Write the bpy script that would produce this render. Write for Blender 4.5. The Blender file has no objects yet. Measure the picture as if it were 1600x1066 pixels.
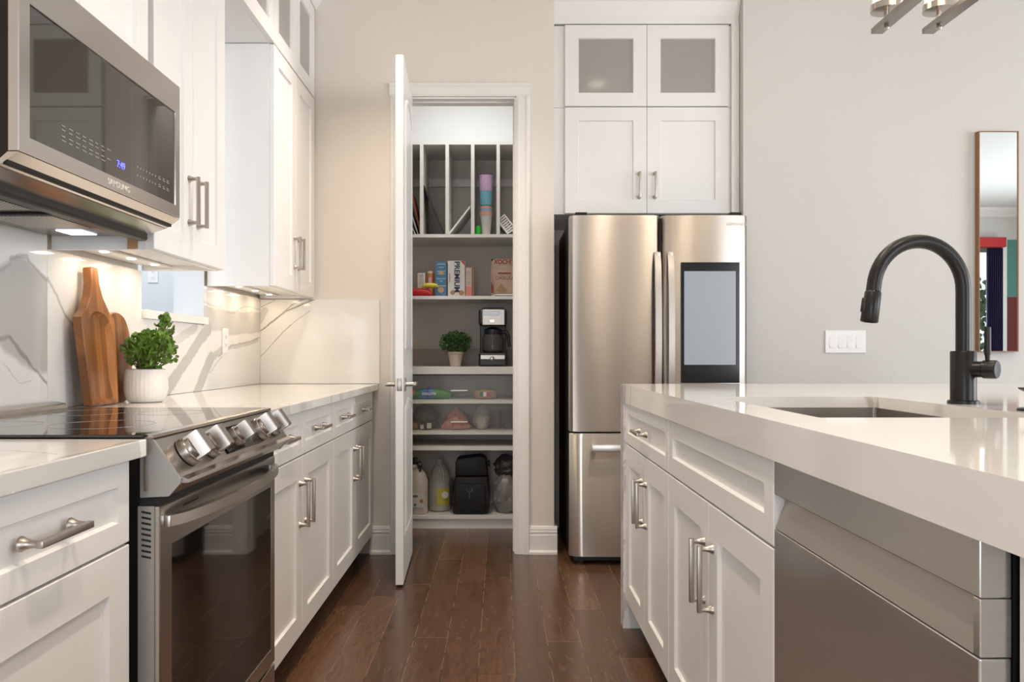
import bpy, bmesh, math, random
from mathutils import Vector, Matrix
random.seed(7)
C = bpy.context.scene.collection
PI = math.pi
# ------------------------------------------------------------------ camera, world, lights
cam = bpy.data.cameras.new('camera'); camo = bpy.data.objects.new('camera', cam); C.objects.link(camo)
camo.location = (0, 0, 1.073); camo.rotation_euler = (PI/2, 0, 0)
cam.sensor_width = 36; cam.lens = 27.675; cam.shift_x = 0.010625; cam.shift_y = 0.01344
cam.clip_start = .02
sc = bpy.context.scene; sc.camera = camo
sc.view_settings.view_transform = 'Standard'; sc.view_settings.look = 'None'
sc.view_settings.gamma = 1; sc.view_settings.use_curve_mapping = False
sc.view_settings.exposure = 0.29
w = bpy.data.worlds.new('daylight'); sc.world = w; w.use_nodes = True
bg = w.node_tree.nodes['Background']; bg.inputs[0].default_value = (.80, .88, 1, 1); bg.inputs[1].default_value = 1.6

def area(name, loc, rot, sx, sy, power, col, spread=PI):
    l = bpy.data.lights.new(name, 'AREA'); l.shape = 'RECTANGLE'; l.size = sx; l.size_y = sy
    l.energy = power; l.color = col; l.spread = spread
    o = bpy.data.objects.new(name, l); C.objects.link(o); o.location = loc; o.rotation_euler = rot
    return o
DAY = (.90, .94, 1.0); WARM = (1.0, .74, .48)
area('window_daylight_right', (7.32, 1.2, 1.5), (0, PI/2, 0), 2.2, 3.4, 165, DAY)      # faces -X
area('window_daylight_back', (4.0, -2.12, 1.25), (PI/2, 0, 0), 1.6, 2.1, 70, DAY)     # faces +Y
area('aisle_fill_back', (-.45, -2.12, 1.2), (PI/2, 0, 0), 1.0, 2.0, 26, DAY)  # unseen fill added behind the camera to brighten the lower cabinets
area('next_room_daylight', (-2.4, 2.1, 1.9), (PI/2, 0, 0), 1.8, 1.4, 20, DAY)         # window of the next room
area('next_room_fill', (-2.7, 4.7, 2.95), (0, 0, 0), .8, .8, 24, (.95, .97, 1))  # unseen fill added to brighten the wall behind the pass-through
area('pantry_lamp', (-.22, 4.62, 2.86), (0, 0, 0), .35, .35, 4.5, (.94, .97, 1))
CANS = [(-.02, .6, 66), (-.02, 1.9, 66), (-.45, 3.45, 78), (.95, .9, 45), (2.1, 3.0, 10), (.7, 2.9, 26), (3.6, 1.2, 25), (3.6, 3.0, 15), (5.4, .6, 25), (1.25, -1.85, 22), (2.0, -1.8, 40)]  # last two are added wall washers, for streaks in the fridge steel
for x, y, en in CANS:
    l = bpy.data.lights.new('downlight_lamp', 'SPOT'); l.energy = en; l.color = (1, .83, .66)
    l.spot_size = 2.05; l.spot_blend = 1; l.shadow_soft_size = .07
    o = bpy.data.objects.new('downlight_lamp', l); C.objects.link(o); o.location = (x, y, 3.02)

# ------------------------------------------------------------------ materials
def N(t, typ, **k):
    n = t.nodes.new(typ)
    for a, v in k.items(): setattr(n, a, v)
    return n
def math_(t, op, a, b=None, c=None, clamp=False):
    n = N(t, 'ShaderNodeMath', operation=op); n.use_clamp = clamp
    for i, v in enumerate((a, b, c)):
        if v is None: continue
        if isinstance(v, (int, float)): n.inputs[i].default_value = v
        else: t.links.new(v, n.inputs[i])
    return n.outputs[0]
def mix(t, f, a, b):
    n = N(t, 'ShaderNodeMix', data_type='RGBA')
    for i, v in ((0, f), (6, a), (7, b)):
        if isinstance(v, (int, float)): n.inputs[i].default_value = v
        elif isinstance(v, tuple): n.inputs[i].default_value = (*v, 1)
        else: t.links.new(v, n.inputs[i])
    return n.outputs[2]
def mat(name, col, rough=.5, metal=0, bump=0, bscale=60, stretch=None, vary=.03, vscale=3, spec=.5, trans=0, emit=None, alpha=1, aniso=0, coat=0):
    m = bpy.data.materials.new(name); m.use_nodes = True; t = m.node_tree
    p = t.nodes['Principled BSDF']
    p.inputs['Roughness'].default_value = rough; p.inputs['Metallic'].default_value = metal
    p.inputs['Specular IOR Level'].default_value = spec
    p.inputs['Transmission Weight'].default_value = trans; p.inputs['Alpha'].default_value = alpha
    p.inputs['Anisotropic'].default_value = aniso; p.inputs['Coat Weight'].default_value = coat
    tc = N(t, 'ShaderNodeTexCoord'); mp = N(t, 'ShaderNodeMapping'); t.links.new(tc.outputs['Object'], mp.inputs[0])
    if stretch: mp.inputs['Scale'].default_value = stretch
    nz = N(t, 'ShaderNodeTexNoise'); nz.inputs['Scale'].default_value = vscale; nz.inputs['Detail'].default_value = 4
    t.links.new(mp.outputs[0], nz.inputs['Vector'])
    a = tuple(max(0, c*(1-vary)) for c in col); b = tuple(min(1, c*(1+vary)) for c in col)
    t.links.new(mix(t, nz.outputs[0], a, b), p.inputs['Base Color'])
    if bump:
        n2 = N(t, 'ShaderNodeTexNoise'); n2.inputs['Scale'].default_value = bscale; n2.inputs['Detail'].default_value = 3
        t.links.new(mp.outputs[0], n2.inputs['Vector'])
        bp = N(t, 'ShaderNodeBump'); bp.inputs['Strength'].default_value = bump; bp.inputs['Distance'].default_value = .002
        t.links.new(n2.outputs[0], bp.inputs['Height']); t.links.new(bp.outputs[0], p.inputs['Normal'])
    if emit:
        p.inputs['Emission Color'].default_value = (*emit[0], 1); p.inputs['Emission Strength'].default_value = emit[1]
    return m
M = {}
M['cab'] = mat('white_cabinet_paint', (.81, .80, .785), .32, vary=.008)
M['trimw'] = mat('white_trim_paint', (.80, .775, .74), .35, vary=.01)
M['doorp'] = mat('white_door_paint', (.80, .79, .77), .3, vary=.01)
M['wall'] = mat('greige_orange_peel_warm_light', (.74, .685, .62), .7, bump=.35, bscale=95, vary=.01)  # same paint as wallr, with the warm lamp light put into the colour
M['wallr'] = mat('greige_textured_cool_light', (.615, .594, .556), .7, bump=.4, bscale=95, vary=.01)  # same paint as wall, toned cooler and darker for the light there
M['wallw'] = mat('white_lamp_lit_wall', (.78, .79, .79), .7, bump=.15, bscale=120, vary=.01)
M['wallb'] = mat('pale_blue_grey_wall', (.66, .70, .73), .7, bump=.15, bscale=120, vary=.01)
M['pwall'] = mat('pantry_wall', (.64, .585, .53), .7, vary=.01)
M['shelf'] = mat('pantry_shelf_paint', (.74, .72, .68), .4, vary=.01)
M['ceil'] = mat('ceiling_paint', (.82, .81, .79), .8, vary=.01)
M['steel'] = mat('brushed_steel', (.53, .49, .46), .2, 1, stretch=(1, 1, 60), vary=.06, vscale=6)
M['fsteel'] = mat('fridge_brushed_steel', (.62, .57, .515), .30, 1, stretch=(2, 2, 200), vary=.04, vscale=4, aniso=1)
M['fsteel'].node_tree.nodes['Principled BSDF'].inputs['Anisotropic Rotation'].default_value = .25
M['dwsteel'] = mat('dishwasher_steel', (.56, .54, .515), .19, .82, stretch=(1, 3, 120), vary=.06, vscale=4)
M['dwpock'] = mat('dishwasher_pocket', (.34, .31, .285), .4, .8, vary=.03)
M['rsteel'] = mat('range_steel', (.50, .47, .44), .24, 1, stretch=(1, .5, 80), vary=.05, vscale=5)
M['rgrey'] = mat('grey_metal_side', (.40, .385, .37), .42, .7, vary=.03)
M['chrome'] = mat('polished_chrome', (.52, .47, .43), .20, 1)
M['knob_steel'] = mat('knob_steel', (.40, .36, .33), .32, 1, vary=.03)
M['handle_steel'] = mat('satin_handle_steel', (.60, .56, .52), .32, 1, vary=.03)
M['barmetal'] = mat('brushed_chandelier_metal', (.34, .305, .275), .25, 1, vary=.03)
M['nickel'] = mat('satin_nickel', (.46, .42, .38), .36, 1, vary=.04)
M['blackg'] = mat('black_glass', (.006, .006, .006), .03, spec=.9)
M['ovenglass'] = mat('oven_window_glass', (.010, .008, .007), .04, spec=.8)
M['mwglass'] = mat('microwave_mirror_glass', (.030, .024, .020), .03, spec=.85)
M['blackp'] = mat('black_plastic', (.012, .012, .012), .4)
M['blackm'] = mat('matte_black_metal', (.009, .008, .0075), .34, 0, spec=.35)
M['darkbody'] = mat('dark_grey_body', (.016, .012, .010), .45, spec=.22)
M['gap'] = mat('shadow_gap_black', (.005, .005, .006), .6)
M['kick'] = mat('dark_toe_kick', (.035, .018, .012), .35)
M['grout'] = mat('mesh_filter', (.42, .39, .34), .35, .6)
t_ = M['grout'].node_tree; vo = N(t_, 'ShaderNodeTexChecker'); vo.inputs['Scale'].default_value = 190
tc_ = N(t_, 'ShaderNodeTexCoord'); t_.links.new(tc_.outputs['Object'], vo.inputs['Vector'])
vo.inputs['Color1'].default_value = (.50, .46, .40, 1); vo.inputs['Color2'].default_value = (.10, .085, .07, 1)
t_.links.new(vo.outputs['Color'], t_.nodes['Principled BSDF'].inputs['Base Color'])
M['frost'] = mat('frosted_cabinet_glass', (.34, .325, .30), .10, spec=.5, vary=.02)
M['pot'] = mat('white_ceramic', (.80, .77, .73), .35, vary=.01)
M['leaf'] = mat('green_leaf', (.11, .21, .025), .42, vary=.5, vscale=25)
M['leafd'] = mat('dark_green_leaf', (.04, .10, .02), .5, vary=.5, vscale=25)
M['stem'] = mat('green_stem', (.14, .15, .05), .6)
M['soil'] = mat('dark_soil', (.03, .02, .012), .9, bump=1, bscale=200)
M['plasticw'] = mat('white_plastic', (.82, .80, .77), .3, vary=.005)
M['plastics'] = mat('outlet_slot_grey', (.12, .11, .10), .5)
M['mirror'] = mat('mirror_silver', (.80, .84, .82), .0, 1, vary=0)
M['rawwood'] = mat('raw_wood_edge', (.45, .26, .13), .6, vary=.15, stretch=(4, 4, 40))
M['mframe'] = mat('walnut_frame', (.30, .155, .07), .45, vary=.2, stretch=(30, 30, 2))
M['glow'] = mat('lit_glass', (1, .96, .88), .4, emit=((1, .86, .66), 3.5))
M['can'] = mat('downlight_lens', (1, .95, .85), .4, emit=((1, .84, .62), 9))
M['uclens'] = mat('under_cabinet_lens', (1, .95, .85), .4, emit=((1, .80, .52), 10))
M['bluedig'] = mat('blue_display_digits', (.05, .05, .3), .4, emit=((.15, .18, 1), 1.6))
M['mark'] = mat('grey_printed_marks', (.28, .26, .24), .5)
M['logo'] = mat('silver_lettering', (.80, .78, .74), .35, .4)
M['screen'] = mat('pale_screen', (.22, .24, .26), .12, spec=.5, emit=((.68, .74, .80), .19))
def flat(name, col, rough=.5, **k):
    if name not in M: M[name] = mat(name, col, rough, **k)
    return M[name]

def glassy(name, col, f, rough=.05):        # clear thin plastic or pane: mostly see-through, some gloss
    m = bpy.data.materials.new(name); m.use_nodes = True; t = m.node_tree; t.nodes.clear()
    o = N(t, 'ShaderNodeOutputMaterial'); mx = N(t, 'ShaderNodeMixShader'); tr = N(t, 'ShaderNodeBsdfTransparent'); p = N(t, 'ShaderNodeBsdfPrincipled')
    nz = N(t, 'ShaderNodeTexNoise'); nz.inputs['Scale'].default_value = 14
    tr.inputs[0].default_value = (*col, 1); p.inputs['Base Color'].default_value = (*col, 1); p.inputs['Roughness'].default_value = rough
    t.links.new(math_(t, 'MULTIPLY_ADD', nz.outputs[0], f*.5, f*.75), mx.inputs[0])
    t.links.new(tr.outputs[0], mx.inputs[1]); t.links.new(p.outputs[0], mx.inputs[2]); t.links.new(mx.outputs[0], o.inputs[0])
    M[name] = m; return m
glassy('clear_acrylic', (.95, .95, .94), .05); glassy('window_glass', (.97, .98, .98), .06); glassy('clear_bag', (.85, .83, .80), .35, .3)
glassy('clear_jug', (.80, .79, .74), .30, .15); glassy('lamp_glass', (.98, .97, .95), .45, .2); glassy('dark_glass', (.25, .25, .25), .3, .06)
glassy('bag_pink', (.85, .45, .42), .55, .35)

def quartz(name, axes, broad, thin, streak=None, col=(.80, .785, .76), gcol=(.50, .485, .46), tcol=(.26, .235, .21), warp=.035):
    """white quartz with veins: axes picks the two world axes; every vein is a segment (u0,v0,u1,v1,halfwidth,strength)"""
    m = bpy.data.materials.new(name); m.use_nodes = True; t = m.node_tree; p = t.nodes['Principled BSDF']
    p.inputs['Roughness'].default_value = .07; p.inputs['Specular IOR Level'].default_value = .5
    g = N(t, 'ShaderNodeNewGeometry'); s = N(t, 'ShaderNodeSeparateXYZ'); t.links.new(g.outputs['Position'], s.inputs[0])
    c = N(t, 'ShaderNodeCombineXYZ'); t.links.new(s.outputs[axes[0]], c.inputs[0]); t.links.new(s.outputs[axes[1]], c.inputs[1])
    nz = N(t, 'ShaderNodeTexNoise'); nz.inputs['Scale'].default_value = 9; nz.inputs['Detail'].default_value = 8; nz.inputs['Roughness'].default_value = .62
    t.links.new(g.outputs['Position'], nz.inputs['Vector'])
    v = N(t, 'ShaderNodeVectorMath', operation='MULTIPLY_ADD'); t.links.new(nz.outputs['Color'], v.inputs[0])
    v.inputs[1].default_value = (warp*2, warp*2, 0); 
    c2 = N(t, 'ShaderNodeVectorMath', operation='SUBTRACT'); t.links.new(c.outputs[0], c2.inputs[0]); c2.inputs[1].default_value = (warp, warp, 0)
    t.links.new(c2.outputs[0], v.inputs[2]); P = v.outputs[0]
    def acc(segs, hard):
        out = None
        for (u0, v0, u1, v1, hw, st) in segs:
            a = N(t, 'ShaderNodeVectorMath', operation='SUBTRACT'); t.links.new(P, a.inputs[0]); a.inputs[1].default_value = (u0, v0, 0)
            d = Vector((u1-u0, v1-v0, 0)); L = d.length_squared
            dt = N(t, 'ShaderNodeVectorMath', operation='DOT_PRODUCT'); t.links.new(a.outputs[0], dt.inputs[0]); dt.inputs[1].default_value = d/L
            h = math_(t, 'ADD', dt.outputs['Value'], 0, clamp=True)
            sc_ = N(t, 'ShaderNodeVectorMath', operation='SCALE'); sc_.inputs[0].default_value = d; t.links.new(h, sc_.inputs['Scale'])
            b = N(t, 'ShaderNodeVectorMath', operation='SUBTRACT'); t.links.new(a.outputs[0], b.inputs[0]); t.links.new(sc_.outputs[0], b.inputs[1])
            ln = N(t, 'ShaderNodeVectorMath', operation='LENGTH'); t.links.new(b.outputs[0], ln.inputs[0])
            mr = N(t, 'ShaderNodeMapRange'); mr.interpolation_type = 'SMOOTHSTEP'; t.links.new(ln.outputs['Value'], mr.inputs[0])
            mr.inputs[1].default_value = hw*hard; mr.inputs[2].default_value = hw; mr.inputs[3].default_value = st; mr.inputs[4].default_value = 0
            out = mr.outputs[0] if out is None else math_(t, 'MAXIMUM', out, mr.outputs[0])
        return out
    n3 = N(t, 'ShaderNodeTexNoise'); n3.inputs['Scale'].default_value = 2.2; n3.inputs['Detail'].default_value = 6; n3.inputs['Distortion'].default_value = 1.2
    t.links.new(g.outputs['Position'], n3.inputs['Vector'])
    base = mix(t, math_(t, 'MULTIPLY', n3.outputs[0], .5), col, tuple(x*.93 for x in col))
    if streak:                       # soft parallel streaks: (angle, scale, strength)
        mp = N(t, 'ShaderNodeMapping'); t.links.new(g.outputs['Position'], mp.inputs[0]); mp.inputs['Rotation'].default_value = (0, 0, streak[0]); mp.inputs['Scale'].default_value = (streak[1], .6, .6)
        n4 = N(t, 'ShaderNodeTexNoise'); n4.inputs['Scale'].default_value = 1; n4.inputs['Detail'].default_value = 3; t.links.new(mp.outputs[0], n4.inputs['Vector'])
        mr = N(t, 'ShaderNodeMapRange'); t.links.new(n4.outputs[0], mr.inputs[0]); mr.inputs[1].default_value = .52; mr.inputs[2].default_value = .60; mr.inputs[4].default_value = streak[2]
        base = mix(t, mr.outputs[0], base, gcol)
    if broad: base = mix(t, acc(broad, .86), base, gcol)
    if thin: base = mix(t, acc(thin, .2), base, tcol)
    t.links.new(base, p.inputs['Base Color']); M[name] = m; return m

def floor_mat():
    m = bpy.data.materials.new('dark_hardwood_planks'); m.use_nodes = True; t = m.node_tree; p = t.nodes['Principled BSDF']
    g = N(t, 'ShaderNodeNewGeometry'); s = N(t, 'ShaderNodeSeparateXYZ'); t.links.new(g.outputs['Position'], s.inputs[0])
    xr = math_(t, 'DIVIDE', math_(t, 'ADD', s.outputs[0], 5.0-.047), .125); row = math_(t, 'FLOOR', xr); fx = math_(t, 'FRACT', xr)
    wn = N(t, 'ShaderNodeTexWhiteNoise', noise_dimensions='1D'); t.links.new(row, wn.inputs['W'])
    yr = math_(t, 'ADD', math_(t, 'DIVIDE', s.outputs[1], 1.15), math_(t, 'MULTIPLY', wn.outputs[0], 7.3)); idx = math_(t, 'FLOOR', yr); fy = math_(t, 'FRACT', yr)
    w2 = N(t, 'ShaderNodeTexWhiteNoise', noise_dimensions='2D'); cb = N(t, 'ShaderNodeCombineXYZ'); t.links.new(row, cb.inputs[0]); t.links.new(idx, cb.inputs[1]); t.links.new(cb.outputs[0], w2.inputs['Vector'])
    ed = lambda f, wd: math_(t, 'LESS_THAN', math_(t, 'SUBTRACT', .5, math_(t, 'ABSOLUTE', math_(t, 'SUBTRACT', f, .5))), wd)
    gx = ed(fx, .007); gy = ed(fy, .0012); gap = math_(t, 'MAXIMUM', gx, gy)
    ex = ed(fx, .014); ey = ed(fy, .0024); edge = math_(t, 'MAXIMUM', ex, ey)
    # grain, shifted per plank
    off = N(t, 'ShaderNodeCombineXYZ'); t.links.new(math_(t, 'MULTIPLY_ADD', s.outputs[0], 14, math_(t, 'MULTIPLY', w2.outputs[0], 40)), off.inputs[0]); t.links.new(math_(t, 'MULTIPLY', s.outputs[1], 2.2), off.inputs[1])
    n1 = N(t, 'ShaderNodeTexNoise'); n1.inputs['Scale'].default_value = 1.6; n1.inputs['Detail'].default_value = 9; n1.inputs['Distortion'].default_value = 2.2; n1.inputs['Roughness'].default_value = .6
    t.links.new(off.outputs[0], n1.inputs['Vector'])
    tone = math_(t, 'MULTIPLY_ADD', w2.outputs[0], .38, math_(t, 'MULTIPLY_ADD', n1.outputs[0], .8, -.08))
    cr = N(t, 'ShaderNodeValToRGB'); t.links.new(tone, cr.inputs[0]); e = cr.color_ramp.elements
    e[0].position = .12; e[0].color = (.034, .017, .009, 1); e[1].position = .9; e[1].color = (.175, .088, .049, 1)
    n2 = N(t, 'ShaderNodeTexNoise'); n2.inputs['Scale'].default_value = 9; n2.inputs['Detail'].default_value = 5; t.links.new(g.outputs['Position'], n2.inputs['Vector'])
    scuff = math_(t, 'MULTIPLY', edge, math_(t, 'GREATER_THAN', n2.outputs[0], .46))
    col = mix(t, math_(t, 'MULTIPLY', scuff, .5), cr.outputs[0], (.30, .20, .13))
    col = mix(t, math_(t, 'MULTIPLY', gap, math_(t, 'MULTIPLY_ADD', math_(t, 'LESS_THAN', n2.outputs[0], .46), .6, .3)), col, (.008, .004, .003))
    t.links.new(col, p.inputs['Base Color'])
    t.links.new(math_(t, 'MULTIPLY_ADD', n1.outputs[0], .16, .15), p.inputs['Roughness'])
    bp = N(t, 'ShaderNodeBump'); bp.inputs['Strength'].default_value = .3; bp.inputs['Distance'].default_value = .001
    t.links.new(math_(t, 'SUBTRACT', math_(t, 'MULTIPLY', n1.outputs[0], .5), gap), bp.inputs['Height']); t.links.new(bp.outputs[0], p.inputs['Normal'])
    M['floor'] = m
floor_mat()
def wood(name, c0, c1, ax=1):
    m = bpy.data.materials.new(name); m.use_nodes = True; t = m.node_tree; p = t.nodes['Principled BSDF']; p.inputs['Roughness'].default_value = .38
    tc = N(t, 'ShaderNodeTexCoord'); mp = N(t, 'ShaderNodeMapping'); t.links.new(tc.outputs['Object'], mp.inputs[0])
    mp.inputs['Scale'].default_value = (1, 20, 1.6)
    nz = N(t, 'ShaderNodeTexNoise'); nz.inputs['Scale'].default_value = 1.4; nz.inputs['Detail'].default_value = 6; nz.inputs['Distortion'].default_value = 1.0; t.links.new(mp.outputs[0], nz.inputs['Vector'])
    # glued staves of different tone
    s = N(t, 'ShaderNodeSeparateXYZ'); t.links.new(tc.outputs['Object'], s.inputs[0])
    wn = N(t, 'ShaderNodeTexWhiteNoise', noise_dimensions='1D'); t.links.new(math_(t, 'FLOOR', math_(t, 'DIVIDE', s.outputs[1], .031)), wn.inputs['W'])
    f = math_(t, 'ADD', math_(t, 'MULTIPLY', wn.outputs[0], .5), math_(t, 'MULTIPLY', nz.outputs[0], .7))
    cr = N(t, 'ShaderNodeValToRGB'); t.links.new(f, cr.inputs[0]); cr.color_ramp.elements[0].position = .18; cr.color_ramp.elements[0].color = (*c0, 1); cr.color_ramp.elements[1].position = .85; cr.color_ramp.elements[1].color = (*c1, 1)
    t.links.new(cr.outputs[0], p.inputs['Base Color']); M[name] = m
wood('acacia', (.085, .024, .008), (.44, .18, .05))

# ------------------------------------------------------------------ mesh helpers
def worldloc(o):
    v = Vector((0, 0, 0))
    while o: v += o.location; o = o.parent
    return v
class MB:
    def __init__(s): s.bm = bmesh.new()
    def box(s, x0, x1, y0, y1, z0, z1, bev=0, seg=2):
        b = bmesh.new(); bmesh.ops.create_cube(b, size=1)
        x0, x1 = min(x0, x1), max(x0, x1); y0, y1 = min(y0, y1), max(y0, y1); z0, z1 = min(z0, z1), max(z0, z1)
        for v in b.verts: v.co = Vector(((x0+x1)/2+v.co.x*(x1-x0), (y0+y1)/2+v.co.y*(y1-y0), (z0+z1)/2+v.co.z*(z1-z0)))
        if bev: bmesh.ops.bevel(b, geom=b.edges[:], offset=bev, segments=seg, affect='EDGES', profile=.5)
        s.merge(b); return s
    def merge(s, b):
        me = bpy.data.meshes.new('t'); b.to_mesh(me); b.free(); s.bm.from_mesh(me); bpy.data.meshes.remove(me)
    def loft(s, rings, cap=True, closed=True):
        vs = [[s.bm.verts.new(p) for p in r] for r in rings]; n = len(rings[0])
        for a, b in zip(vs, vs[1:]):
            for i in range(n if closed else n-1):
                try: s.bm.faces.new((a[i], a[(i+1) % n], b[(i+1) % n], b[i]))
                except ValueError: pass
        if cap:
            for r in (vs[0][::-1], vs[-1]):
                try: s.bm.faces.new(r)
                except ValueError: pass
        return s
    def lathe(s, c, prof, seg=32, axis=(0, 0, 1), cap=True, sx=1, sy=1):
        ax = Vector(axis).normalized(); q = ax.to_track_quat('Z', 'Y').to_matrix(); c = Vector(c)
        s.loft([[c+q@Vector((r*sx*math.cos(2*PI*i/seg), r*sy*math.sin(2*PI*i/seg), z)) for i in range(seg)] for r, z in prof], cap); return s
    def cyl(s, p0, p1, r0, r1=None, seg=20):
        p0 = Vector(p0); p1 = Vector(p1); return s.lathe(p0, [(r0, 0), (r0 if r1 is None else r1, (p1-p0).length)], seg, p1-p0)
    def tube(s, pts, r, seg=12, sq=False):
        pts = [Vector(p) for p in pts]; rings = []; up = None
        for i, p in enumerate(pts):
            d = (pts[min(i+1, len(pts)-1)]-pts[max(i-1, 0)]).normalized()
            if up is None: up = d.orthogonal().normalized()
            up = (up-d*up.dot(d)).normalized(); sd = d.cross(up); rr = r[i] if isinstance(r, (list, tuple)) else r
            rings.append([p+(up*math.cos(2*PI*k/seg)+sd*math.sin(2*PI*k/seg))*rr for k in range(seg)])
        return s.loft(rings)
    def prism(s, poly, axis, lo, hi, bev=0):
        """poly: 2D points; axis 0: (y,z) along x; 1: (x,z) along y; 2: (x,y) along z"""
        f = {0: lambda a, b, t: Vector((t, a, b)), 1: lambda a, b, t: Vector((a, t, b)), 2: lambda a, b, t: Vector((a, b, t))}[axis]
        b = bmesh.new(); A = [b.verts.new(f(u, v, lo)) for u, v in poly]; B = [b.verts.new(f(u, v, hi)) for u, v in poly]; n = len(poly)
        for i in range(n): b.faces.new((A[i], A[(i+1) % n], B[(i+1) % n], B[i]))
        b.faces.new(A[::-1]); b.faces.new(B)
        if bev: bmesh.ops.bevel(b, geom=b.edges[:], offset=bev, segments=2, affect='EDGES', profile=.5)
        s.merge(b); return s
    def build(s, name, m, parent=None, smooth=False, mats=None, rot=0, origin=None):
        bmesh.ops.recalc_face_normals(s.bm, faces=s.bm.faces[:])
        if parent: off = worldloc(parent)
        else:
            xs = [v.co for v in s.bm.verts]
            off = Vector(origin) if origin else Vector(((min(v.x for v in xs)+max(v.x for v in xs))/2, (min(v.y for v in xs)+max(v.y for v in xs))/2, min(v.z for v in xs)))
        for v in s.bm.verts: v.co -= off
        me = bpy.data.meshes.new(name); s.bm.to_mesh(me); s.bm.free()
        me.materials.append(M[m] if isinstance(m, str) else m)
        o = bpy.data.objects.new(name, me); C.objects.link(o)
        if parent: o.parent = parent
        else: o.location = off
        if smooth:
            for p in me.polygons: p.use_smooth = True
            try:
                me.set_sharp_from_angle(angle=math.radians(40))
            except Exception: pass
        return o
def thing(name, loc, label, cat, group=None):
    o = bpy.data.objects.new(name, None); C.objects.link(o); o.location = loc; o.empty_display_size = .05
    return tag(o, label, cat, group)
def tag(o, label, cat, group=None, kind=None):
    o['label'] = label; o['category'] = cat
    if group: o['group'] = group
    if kind: o['kind'] = kind
    return o
def struct(o): o['kind'] = 'structure'; return o
def lettering(text, size, loc, mx, m, parent, name='lettering', ext=.0006, sx=1, bold=0, align='CENTER'):
    cu = bpy.data.curves.new('txt', 'FONT'); cu.body = text; cu.size = size; cu.extrude = ext; cu.align_x = align; cu.align_y = 'CENTER'; cu.offset = bold
    o = bpy.data.objects.new('txt', cu); C.objects.link(o); dg = bpy.context.evaluated_depsgraph_get(); dg.update()
    me = bpy.data.meshes.new_from_object(o.evaluated_get(dg)); bpy.data.objects.remove(o); bpy.data.curves.remove(cu)
    me.name = name; off = worldloc(parent)
    R = Matrix(mx).transposed()
    for v in me.vertices: v.co = R@Vector((v.co.x*sx, v.co.y, v.co.z))+Vector(loc)-off
    me.materials.clear(); me.materials.append(M[m]); ob = bpy.data.objects.new(name, me); C.objects.link(ob); ob.parent = parent; return ob
FX = [(0, 1, 0), (0, 0, 1), (1, 0, 0)]       # lettering seen from +X
FYT = [(1, 0, 0), (0, 0, 1), (0, -1, 0)]      # lettering seen from -Y
FYD = [(0, 0, -1), (1, 0, 0), (0, -1, 0)]    # the same, reading downwards
# panels in a frame: u along the front, d depth behind it, z up
def PXp(F): return lambda u, d, z: Vector((F-d, u, z))       # faces +X
def PXm(F): return lambda u, d, z: Vector((F+d, u, z))       # faces -X
def PYm(F): return lambda u, d, z: Vector((u, F+d, z))       # faces -Y
def shaker(P, u0, u1, z0, z1, parent, name='door', rail=.073, th=.02, glass=False, rec=.009):
    mb = MB(); b = .0015
    def ring(i, d): return [P(u0+i, d, z0+i), P(u1-i, d, z0+i), P(u1-i, d, z1-i), P(u0+i, d, z1-i)]
    if glass: mb.loft([ring(0, th), ring(0, b), ring(b, 0), ring(rail, 0), ring(rail+.003, rec), ring(rail+.003, th), ring(0, th)], cap=False)
    else: mb.loft([ring(0, th), ring(0, b), ring(b, 0), ring(rail, 0), ring(rail+.004, rec)])
    o = mb.build(name, 'cab', parent)
    if glass:
        g = MB(); r = rail+.002; a = P(u0+r, rec, z0+r); c = P(u1-r, rec+.004, z1-r)
        g.box(a.x, c.x, a.y, c.y, a.z, c.z).build('glass_pane', 'frost', o)['label'] = 'frosted grey glass pane'
    return o
def pull(P, u, z, vert, parent, cc=.128):
    mb = MB(); h = cc/2; a = (1, 0) if not vert else (0, 1)
    n = (P(0, -1, 0)-P(0, 0, 0))
    for s in (-1, 1):
        c = P(u+a[0]*s*h, 0, z+a[1]*s*h)
        mb.lathe(c, [(.0115, 0), (.0112, .003), (.0085, .008), (.0062, .015), (.0056, .024), (.0056, .032)], 14, n)
    p = P(u-a[0]*(h+.007)-(1-a[0])*.0055, -.036, z-a[1]*(h+.007)-(1-a[1])*.0055); q = P(u+a[0]*(h+.007)+(1-a[0])*.0055, -.025, z+a[1]*(h+.007)+(1-a[1])*.0055)
    mb.box(p.x, q.x, p.y, q.y, p.z, q.z, .0015)
    return mb.build('handle', 'nickel', parent, smooth=True)

# ------------------------------------------------------------------ the setting
YW = 4.25; XL = -1.31; CE = 3.05; XR = 7.4; YB = -2.2
struct(MB().box(-3.6, XR+.2, YB-.2, 6.0, -.1, 0).build('floor', 'floor'))
struct(MB().box(-3.6, XR+.2, YB-.2, 6.0, CE, CE+.1).build('ceiling', 'ceil'))
wl = MB()
wl.box(XL-.12, XL, YB, 2.84, 0, CE).box(XL-.12, XL, 3.44, YW, 0, CE).box(XL-.12, XL, 2.84, 3.44, 0, 1.19).box(XL-.12, XL, 2.84, 3.44, 2.42, CE)
struct(wl.build('wall_left', 'wall'))
struct(MB().box(XL-.121, XL+.012, 3.436, 3.4395, 1.237, 2.42).build('trim_opening_jamb', 'wallb'))
OX0, OX1, OZ = -.52, .076, 2.46
wf = MB(); T = .12
wf.box(XL, OX0, YW, YW+T, 0, CE).box(OX0, OX1, YW, YW+T, OZ, CE).box(OX1, .286, YW, YW+T, 0, CE)
struct(wf.build('wall_far', 'wall'))
struct(MB().box(1.307, XR, YW, YW+T, 0, CE).build('wall_far_right', 'wallr'))
al = MB().box(.166, .286, YW+T, 4.95, 0, CE).box(1.307, 1.427, YW+T, 4.95, 0, CE).box(.286, 1.307, 4.88, 5.0, 0, CE)
struct(al.build('wall_fridge_alcove', 'wall'))
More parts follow.
